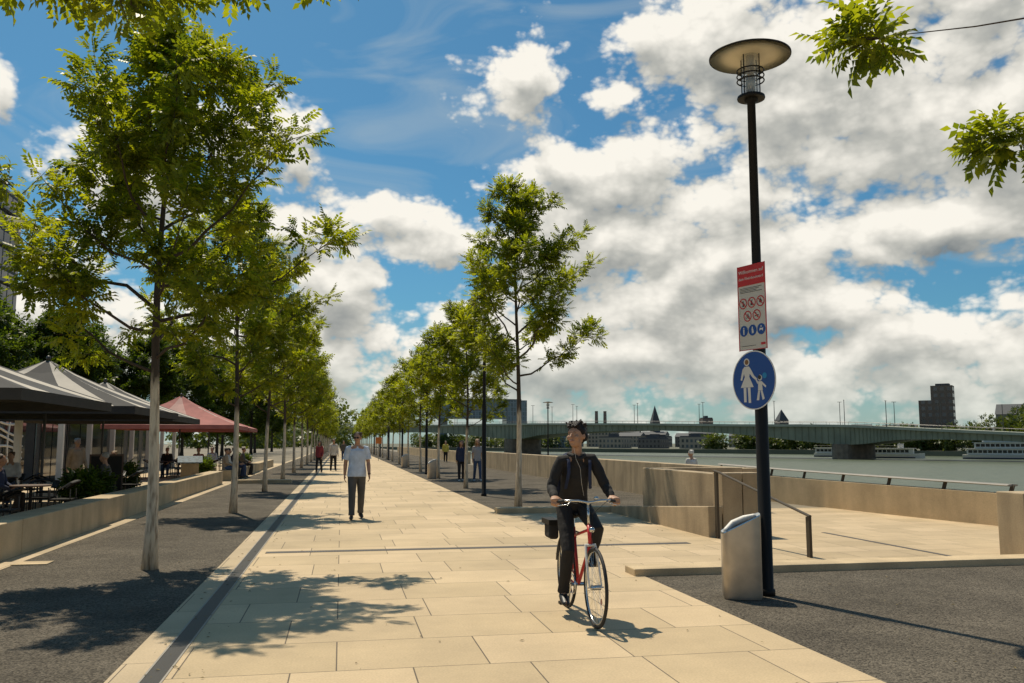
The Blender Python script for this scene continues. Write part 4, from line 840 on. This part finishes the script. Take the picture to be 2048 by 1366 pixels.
for (x,y,zt) in ((95,460,3.4),(188,299,1.0)):
    m=MB(); L_=17; w_=3.6
    pts=[]
    for a in range(0,181,30): pts.append((math.cos(R(a))*w_,L_/2+math.sin(R(a))*w_))
    for a in range(180,361,30): pts.append((math.cos(R(a))*w_,-L_/2+math.sin(R(a))*w_))
    ang=math.atan2(nn.y,nn.x)-math.pi/2
    pts=[(x+px*math.cos(ang)-py*math.sin(ang),y+px*math.sin(ang)+py*math.cos(ang)) for px,py in pts]
    m.prism(pts,-6.4,zt); OB('pier',m.mesh('pier',PIERM),e)
lp=None
for i in range(26):
    x,y,z,t=cat(ctrl,.6+8.2*i/26*1.08); o=(hw-.6)*(-1 if i%2 else 1)
    if lp is None:
        lp=EM('bridge_lamp',(x+nn.x*o,y+nn.y*o,z),'slim grey street lamp on the bridge deck','street lamp','lamps along the bridge')
        OB('post',MB().cyl((0,0,0),(0,0,9),.15,.11,n=6).mesh('post',DKGREY),lp); OB('lamp_head',MB().box(-.9,.9,-.15,.15,8.95,9.1).mesh('lh',DKGREY),lp)
    else: clone(lp,(x+nn.x*o,y+nn.y*o,z),random.random())
# ------------------------------------------------------------------ far city
def far_building(x,y,w,dp,h,mat,label,roof='flat',rz=0,z=-2.2,rh=3,rm=None):
    e=EM('building',(x,y,z),label,'building','buildings on the far bank',rz)
    OB('wall',MB().box(-w/2,w/2,-dp/2,dp/2,0,h).mesh('w',mat),e)
    rm=rm or ROOF
    if roof=='flat': OB('roof',MB().box(-w/2+.4,w/2-.4,-dp/2+.4,dp/2-.4,h,h+.8).box(-w*.2,w*.1,-dp*.2,dp*.2,h+.8,h+2.4).mesh('r',rm),e)
    elif roof=='gable': OB('roof',MB().add([(-w/2-.3,-dp/2-.3,h),(w/2+.3,-dp/2-.3,h),(w/2+.3,dp/2+.3,h),(-w/2-.3,dp/2+.3,h),(-w/2-.3,0,h+rh),(w/2+.3,0,h+rh)],[(0,1,5,4),(2,3,4,5),(0,4,3),(1,2,5)]).mesh('r',rm),e)
    elif roof=='spire': OB('spire',MB().add([(-w/2,-dp/2,h),(w/2,-dp/2,h),(w/2,dp/2,h),(-w/2,dp/2,h),(0,0,h+rh)],[(0,1,4),(1,2,4),(2,3,4),(3,0,4)]).mesh('r',rm),e)
    return e
ROOF=M('slate_roof',(.06,.065,.07),.7)
FA=facademat('far_facade_pale',(.30,.26,.20),(.05,.06,.06),3,3.2,.7); FB=facademat('far_facade_brown',(.17,.12,.09),(.05,.05,.05),3,3.1,.7); FC=facademat('far_facade_glass',(.2,.24,.26),(.06,.09,.10),2.4,3.6,.3); FD=facademat('far_facade_dark',(.12,.11,.10),(.03,.03,.03),2.8,3.0,.8)
e=EM('harbour_office_building',(0,700,-2.2),'crane-shaped glass office building raised on a corner tower','building')
OB('cantilever',MB().box(72,131,0,20,23,38).mesh('c',FC),e); OB('tower',MB().box(131.1,148,0,20,0,38).mesh('t',FC),e); OB('support_leg',MB().box(78,84,8,14,0,23).mesh('s',FC),e); OB('roof',MB().box(76,144,3,17,38.01,39).mesh('r',ROOF),e)
far_building(276,750,7,7,22,FD,'stone church tower with pointed dark spire','spire',rh=15)
far_building(395,742,9,9,24,FD,'broad church tower with pointed dark roof','spire',rh=10)
far_building(319,736,9,9,25,FB,'squat brick tower with flat roof')
for x in (254,263): 
    o=EM('chimney',(x,860,-2.2),'tall slim brick industrial chimney','chimney','industrial chimneys on the far bank'); OB('stack',MB().lathe([(0,0),(2.2,0),(1.6,35),(1.8,35.5),(0,35.5)],n=12).mesh('st',FB),o)
rn=random.Random(9)
for i in range(34):
    s=i/33; x=150+s*330+rn.uniform(-10,10); y=760-s*330+rn.uniform(-20,60)+60
    far_building(x,y,rn.uniform(14,26),14,rn.uniform(8,15),rn.choice([FA,FB,FD,FA]),'terraced city building with tiled roof on the far bank',rn.choice(['gable','flat','gable']),rz=rn.uniform(-.8,-.4))
for i,(x,y,w_,h,mt) in enumerate([(150,590,24,8,FC),(178,560,18,7,FA),(196,536,16,6,FD),(214,506,20,7,FA),(238,470,16,8,FB)]): far_building(x,y,w_,12,h,mt,'low riverside building beside the quay','flat',rz=-.9)
e=EM('office_tower',(283,378,-2.2),'brown stepped concrete high-rise beyond the bridge','building',rotz=-.75)
OB('wall',MB().box(-7.5,7.5,-5,5,0,24).mesh('w',FB),e); OB('upper_block',MB().box(-2.0,7.51,-4.6,4.6,24,31).mesh('u',FB),e); OB('roof',MB().box(0,6,-3,3,31,32).mesh('r',ROOF),e)
for i,(x,y,w_,h) in enumerate([(318,360,26,17),(350,345,30,19),(322,322,30,15),(365,300,30,18)]): far_building(x,y,w_,16,h,FA,'long pale building with arched slate roof','gable',rz=-.8,rh=5)
def wood(name,pts,seed,s=1.):
    rs=np.random.RandomState(seed); Vs=[]
    tpl=leaf_template(2,1.0,.6,1.2)*s
    for (x,y,r,h) in pts:
        n=int(330); d=rs.randn(n,3); d/=np.linalg.norm(d,axis=1)[:,None]; rad=rs.rand(n)**.35; lump=1+.3*np.sin(d[:,0]*6+x)*np.cos(d[:,2]*5+y)
        pos=d*(rad*lump)[:,None]*np.array([r,r,h*.5])+np.array([x,y,-2.2+h*.55]); Vs.append(place(tpl,pos,d+rs.randn(n,3)*.7,.7+.6*rs.rand(n)))
    return OB(name,leafmesh(name,np.concatenate(Vs),LEAFFAR),kind='stuff',label='distant line of leafy trees along the far river bank',cat='trees')
pts=[]
for i in range(46):
    s=i/45; pts.append((215+s*85+rn.uniform(-4,8),478-s*200+rn.uniform(-4,8)+6,rn.uniform(4,7),rn.uniform(7,12)))
for i in range(30): pts.append((rn.uniform(280,335),rn.uniform(285,350),rn.uniform(5,8),rn.uniform(13,21)))
for i in range(26): s=i/25; pts.append((60+s*90+rn.uniform(-5,5),735-s*165+rn.uniform(-5,20),rn.uniform(4,8),rn.uniform(7,12)))
wood('far_bank_trees',pts,3)
pts=[(rn.uniform(-60,1),230+14*i+rn.uniform(-6,6),rn.uniform(6,9),rn.uniform(12,17)) for i in range(26)]
wood('near_bank_trees',pts,4)['label']='distant mass of leafy trees at the end of the promenade'
def ship(x,y,Ls,rz,decks,label):
    e=EM('passenger_ship',(x,y,-4.5),label,'boat','passenger ships moored at the far bank',rz); h=Ls/2
    m=MB(); vs=[];fs=[];K=12
    for i in range(K+1):
        s=i/K; xx=-h+Ls*s; w_=2.8*min(1,math.sin(min(1,(1-s)*3.5)*math.pi/2)+.02)*min(1,.8+s*2); vs+=[(xx,-w_,1.6+(.5*s**4)),(xx,w_,1.6+.5*s**4),(xx,w_*.8,-.4),(xx,-w_*.8,-.4)]
    for i in range(K):
        for j in range(4): fs.append((i*4+j,i*4+(j+1)%4,i*4+4+(j+1)%4,i*4+4+j))
    fs+=[(0,1,2,3),(K*4+3,K*4+2,K*4+1,K*4)]
    OB('hull',m.add(vs,fs).mesh('hull',WHITE),e)
    OB('waterline_stripe',MB().box(-h*.99,h*.7,-2.84,-2.80,.1,.5).mesh('ws',NAVY),e)
    for dk in range(decks):
        a,b=-h*.92+dk*2.6,h*(.62-.2*dk); z=1.65+2.3*dk
        OB('deckhouse',MB().box(a,b,-2.3,2.3,z,z+2.1).box(a-.6,b+.8,-2.7,2.7,z+2.1,z+2.25).mesh('dh',WHITE),e)
        wb=MB(); xx=a+.6
        while xx<b-1.6: wb.box(xx,xx+1.3,-2.34,-2.3,z+.6,z+1.65); xx+=1.6
        OB('window_band',wb.mesh('wb',GLASS),e)
    z=1.65+2.3*decks
    rl=MB(); rl.cyl((-h*.9,-2.5,z+.9),(h*.1,-2.5,z+.9),.05,n=4)
    for q in range(9): xx=-h*.9+q*h*.125; rl.cyl((xx,-2.5,z),(xx,-2.5,z+.9),.04,n=4)
    OB('railing',rl.mesh('rl',DKGREY),e)
    OB('wheelhouse',MB().box(h*.1,h*.28,-1.3,1.3,z,z+1.7).mesh('wh',WHITE),e); OB('mast',MB().cyl((h*.15,0,z+1.7),(h*.15,0,z+4.2),.08,n=6).mesh('ma',WHITE),e)
ship(212,309,21,R(-42),1,'white river passenger ship with long window band'); ship(243,280,38,R(-42),3,'large white multi-deck river cruise ship'); ship(207,345,15,R(-42),1,'small white excursion boat near bridge pier')
e=EM('warning_sign',(3.2,78,0),'small orange square notice on a thin post','sign'); OB('post',MB().cyl((0,0,0),(0,0,2.2),.025,n=8).mesh('p',STEEL),e); OB('plate',MB().box(-.28,.28,-.03,-.02,1.5,2.05).mesh('pl',M('orange_sign',(.6,.18,.03),.5)),e)

# ------------------------------------------------------------------ sky
w=bpy.data.worlds.new("World"); sc.world=w; w.use_nodes=True; t=w.node_tree; t.nodes.clear()
w.cycles.sampling_method='MANUAL'; w.cycles.sample_map_resolution=256
def math_(tr,op,a,b=None,c=None,clamp=False):
    n=N(tr,'ShaderNodeMath',operation=op,use_clamp=clamp)
    for i,v in enumerate((a,b,c)):
        if v is None: continue
        if isinstance(v,(int,float)): n.inputs[i].default_value=v
        else: L(tr,v,n.inputs[i])
    return n.outputs[0]
def vm_(tr,op,a,b=None,s=None):
    n=N(tr,'ShaderNodeVectorMath',operation=op)
    for i,v in enumerate((a,b)):
        if v is None: continue
        if isinstance(v,tuple): n.inputs[i].default_value=v
        else: L(tr,v,n.inputs[i])
    if s is not None: n.inputs['Scale'].default_value=s
    return n
# cloud masses: (bearing tangent, elevation tangent, half width, half height, spread)
C=[(.006,.437,.058,.046,1.35),(-.004,.415,.034,.030,1.3),(.125,.405,.030,.018,1.2),(.16,.475,.04,.028,1.4),(.24,.46,.085,.055,1.55),(.36,.45,.13,.07,1.65),(.30,.385,.085,.050,1.65),(.42,.38,.12,.06,1.7),(.53,.44,.1,.1,1.6),(.54,.33,.10,.08,1.7),(.48,.26,.12,.045,1.55),
(.06,.325,.035,.025,1.4),(.11,.30,.055,.035,1.7),(.09,.24,.09,.055,1.9),(.25,.275,.06,.032,1.8),(.27,.23,.15,.045,2.0),(.18,.17,.15,.045,2.0),(.05,.19,.06,.05,1.8),(.40,.225,.07,.025,1.7),(.33,.15,.10,.025,2.0),(.45,.13,.10,.025,1.7),
(-.17,.262,.08,.02,1.5),(-.1,.238,.11,.025,1.6),(-.23,.255,.05,.02,1.4),(-.28,.36,.045,.03,1.4),(-.32,.34,.07,.035,1.4),(-.245,.335,.025,.018,1.4),(-.19,.17,.05,.045,1.5),(-.16,.12,.07,.035,1.5),(-.22,.09,.09,.03,1.5),(-.42,.30,.1,.045,1.2),(-.6,.41,.03,.03,1.2)]
def make_field(name,detail,puff):
    gt=bpy.data.node_groups.new(name,'ShaderNodeTree'); gt.interface.new_socket('Vector',in_out='INPUT',socket_type='NodeSocketVector'); gt.interface.new_socket('Value',in_out='OUTPUT',socket_type='NodeSocketFloat')
    gi=N(gt,'NodeGroupInput'); go=N(gt,'NodeGroupOutput')
    wn=N(gt,'ShaderNodeTexNoise',noise_dimensions='2D'); wn.inputs['Scale'].default_value=9; wn.inputs['Detail'].default_value=2; L(gt,gi.outputs[0],wn.inputs['Vector'])
    wv=vm_(gt,'MULTIPLY',vm_(gt,'SUBTRACT',wn.outputs['Color'],(.5,.5,.5)).outputs[0],(.05,.04,0)); pv=vm_(gt,'ADD',gi.outputs[0],wv.outputs[0]).outputs[0]
    acc=None
    for (p,q,ww,hh,kk) in C:
        az=math.atan(p/.97)+.1913; el=math.atan(q*math.cos(math.atan(p)))
        k=math.cos(math.atan(p))**2
        ln=vm_(gt,'LENGTH',vm_(gt,'MULTIPLY',vm_(gt,'SUBTRACT',pv,(az,el,0)).outputs[0],(1/(ww*k*kk),1/(hh*kk),0)).outputs[0]).outputs['Value']
        val=math_(gt,'SUBTRACT',1.15,ln); acc=val if acc is None else math_(gt,'SMOOTH_MAX',acc,val,.25)
    sx=N(gt,'ShaderNodeSeparateXYZ'); L(gt,pv,sx.inputs[0])
    band=math_(gt,'MULTIPLY_ADD',math_(gt,'ABSOLUTE',math_(gt,'SUBTRACT',sx.outputs[1],.085)),-7.0,.85)
    acc=math_(gt,'SMOOTH_MAX',acc,band,.2); acc=math_(gt,'MAXIMUM',acc,-1.2)
    mp=vm_(gt,'MULTIPLY',gi.outputs[0],(1,1.45,1))
    f1=N(gt,'ShaderNodeTexNoise',noise_dimensions='2D'); f1.inputs['Scale'].default_value=10; f1.inputs['Detail'].default_value=detail; f1.inputs['Roughness'].default_value=.54
    L(gt,mp.outputs[0],f1.inputs['Vector'])
    s1=math_(gt,'MULTIPLY_ADD',math_(gt,'SUBTRACT',f1.outputs[0],.5),2.2,acc)
    if puff:
        f2=N(gt,'ShaderNodeTexVoronoi',voronoi_dimensions='2D'); f2.inputs['Scale'].default_value=36; f2.inputs['Detail'].default_value=2; f2.inputs['Roughness'].default_value=.6
        vv=vm_(gt,'ADD',mp.outputs[0],vm_(gt,'SCALE',wv.outputs[0],None,.6).outputs[0]); L(gt,vv.outputs[0],f2.inputs['Vector'])
        s1=math_(gt,'MULTIPLY_ADD',math_(gt,'SUBTRACT',.36,f2.outputs['Distance']),.38,s1)
    L(gt,s1,go.inputs[0]); return gt
GA=make_field('cloud_field',8,True); GB=make_field('cloud_shade_field',2.8,False)
tc=N(t,'ShaderNodeTexCoord'); nz=vm_(t,'NORMALIZE',tc.outputs['Generated']).outputs[0]; sp=N(t,'ShaderNodeSeparateXYZ'); L(t,nz,sp.inputs[0])
az=math_(t,'ARCTAN2',sp.outputs[0],sp.outputs[1]); el=math_(t,'ARCSINE',sp.outputs[2]); cb=N(t,'ShaderNodeCombineXYZ'); L(t,az,cb.inputs[0]); L(t,el,cb.inputs[1])
def field(gt,off):
    g=N(t,'ShaderNodeGroup'); g.node_tree=gt; v=vm_(t,'ADD',cb.outputs[0],off); L(t,v.outputs[0],g.inputs[0]); return g.outputs[0]
F0=field(GA,(0,0,0)); S0=field(GB,(0,0,0)); S1=field(GB,(-.006,.028,0))
al=N(t,'ShaderNodeMapRange',interpolation_type='SMOOTHSTEP'); L(t,F0,al.inputs[0]); al.inputs[1].default_value=-.03; al.inputs[2].default_value=.42
rel=math_(t,'MULTIPLY_ADD',math_(t,'SUBTRACT',S0,S1),.72,.72)
fine=math_(t,'MULTIPLY_ADD',math_(t,'SUBTRACT',F0,S0),.45,rel)
th_=N(t,'ShaderNodeMapRange'); L(t,S0,th_.inputs[0]); th_.inputs[1].default_value=.1; th_.inputs[2].default_value=1.9; th_.inputs[3].default_value=.24; th_.inputs[4].default_value=-.32
br=math_(t,'ADD',fine,th_.outputs[0],clamp=True)
cr=N(t,'ShaderNodeValToRGB'); L(t,br,cr.inputs[0]); cr.color_ramp.elements[0].position=.0; cr.color_ramp.elements[0].color=(.21,.235,.245,1); cr.color_ramp.elements[1].position=1.0; cr.color_ramp.elements[1].color=(.96,.92,.83,1)
q_=cr.color_ramp.elements.new(.5); q_.color=(.50,.50,.46,1)
sky=N(t,'ShaderNodeTexSky',sky_type='NISHITA'); sky.sun_disc=False; sky.sun_elevation=SUN_EL; sky.sun_rotation=SUN_AZ; sky.dust_density=1.; sky.ozone_density=2.
sm=vm_(t,'MULTIPLY',sky.outputs[0],(.034,.070,.081))
cn=N(t,'ShaderNodeTexNoise',noise_dimensions='2D'); cn.inputs['Scale'].default_value=5; cn.inputs['Detail'].default_value=6; cn.inputs['Distortion'].default_value=.8; cm=vm_(t,'MULTIPLY',cb.outputs[0],(1,3.2,1)); L(t,cm.outputs[0],cn.inputs['Vector'])
cr2=N(t,'ShaderNodeMapRange'); L(t,cn.outputs[0],cr2.inputs[0]); cr2.inputs[1].default_value=.5; cr2.inputs[2].default_value=.82; cr2.inputs[3].default_value=0; cr2.inputs[4].default_value=.42
m1=N(t,'ShaderNodeMix',data_type='RGBA'); L(t,cr2.outputs[0],m1.inputs[0]); L(t,sm.outputs[0],m1.inputs[6]); m1.inputs[7].default_value=(.50,.56,.56,1)
m2=N(t,'ShaderNodeMix',data_type='RGBA'); L(t,al.outputs[0],m2.inputs[0]); L(t,m1.outputs[2],m2.inputs[6]); L(t,cr.outputs[0],m2.inputs[7])
hz=N(t,'ShaderNodeMapRange',interpolation_type='SMOOTHSTEP'); L(t,el,hz.inputs[0]); hz.inputs[1].default_value=0; hz.inputs[2].default_value=.12; hz.inputs[3].default_value=.5; hz.inputs[4].default_value=0
m3=N(t,'ShaderNodeMix',data_type='RGBA'); L(t,hz.outputs[0],m3.inputs[0]); L(t,m2.outputs[2],m3.inputs[6]); m3.inputs[7].default_value=(.52,.60,.54,1)
bg=N(t,'ShaderNodeBackground'); L(t,m3.outputs[2],bg.inputs[0]); bg.inputs[1].default_value=1.0; wo=N(t,'ShaderNodeOutputWorld'); L(t,bg.outputs[0],wo.inputs[0])
# sun
sl=bpy.data.lights.new('sun','SUN'); sl.energy=4.5; sl.angle=R(.53); sl.color=(1,.885,.70); so=bpy.data.objects.new('sun',sl); col.objects.link(so)
sd=Vector((math.sin(SUN_AZ)*math.cos(SUN_EL),math.cos(SUN_AZ)*math.cos(SUN_EL),math.sin(SUN_EL))); so.rotation_euler=sd.to_track_quat('Z','Y').to_euler(); so.location=(0,0,60)
# camera
cam=bpy.data.cameras.new('camera'); cam.sensor_width=36; cam.lens=1750/2048*36; cam.clip_start=.05; cam.clip_end=8000
co=bpy.data.objects.new('camera',cam); col.objects.link(co); co.location=(0,0,1.6); co.rotation_euler=(R(90+6.584),0,R(-10.96)); sc.camera=co
sc.view_settings.view_transform='Standard'; sc.view_settings.look='None'; sc.view_settings.exposure=0
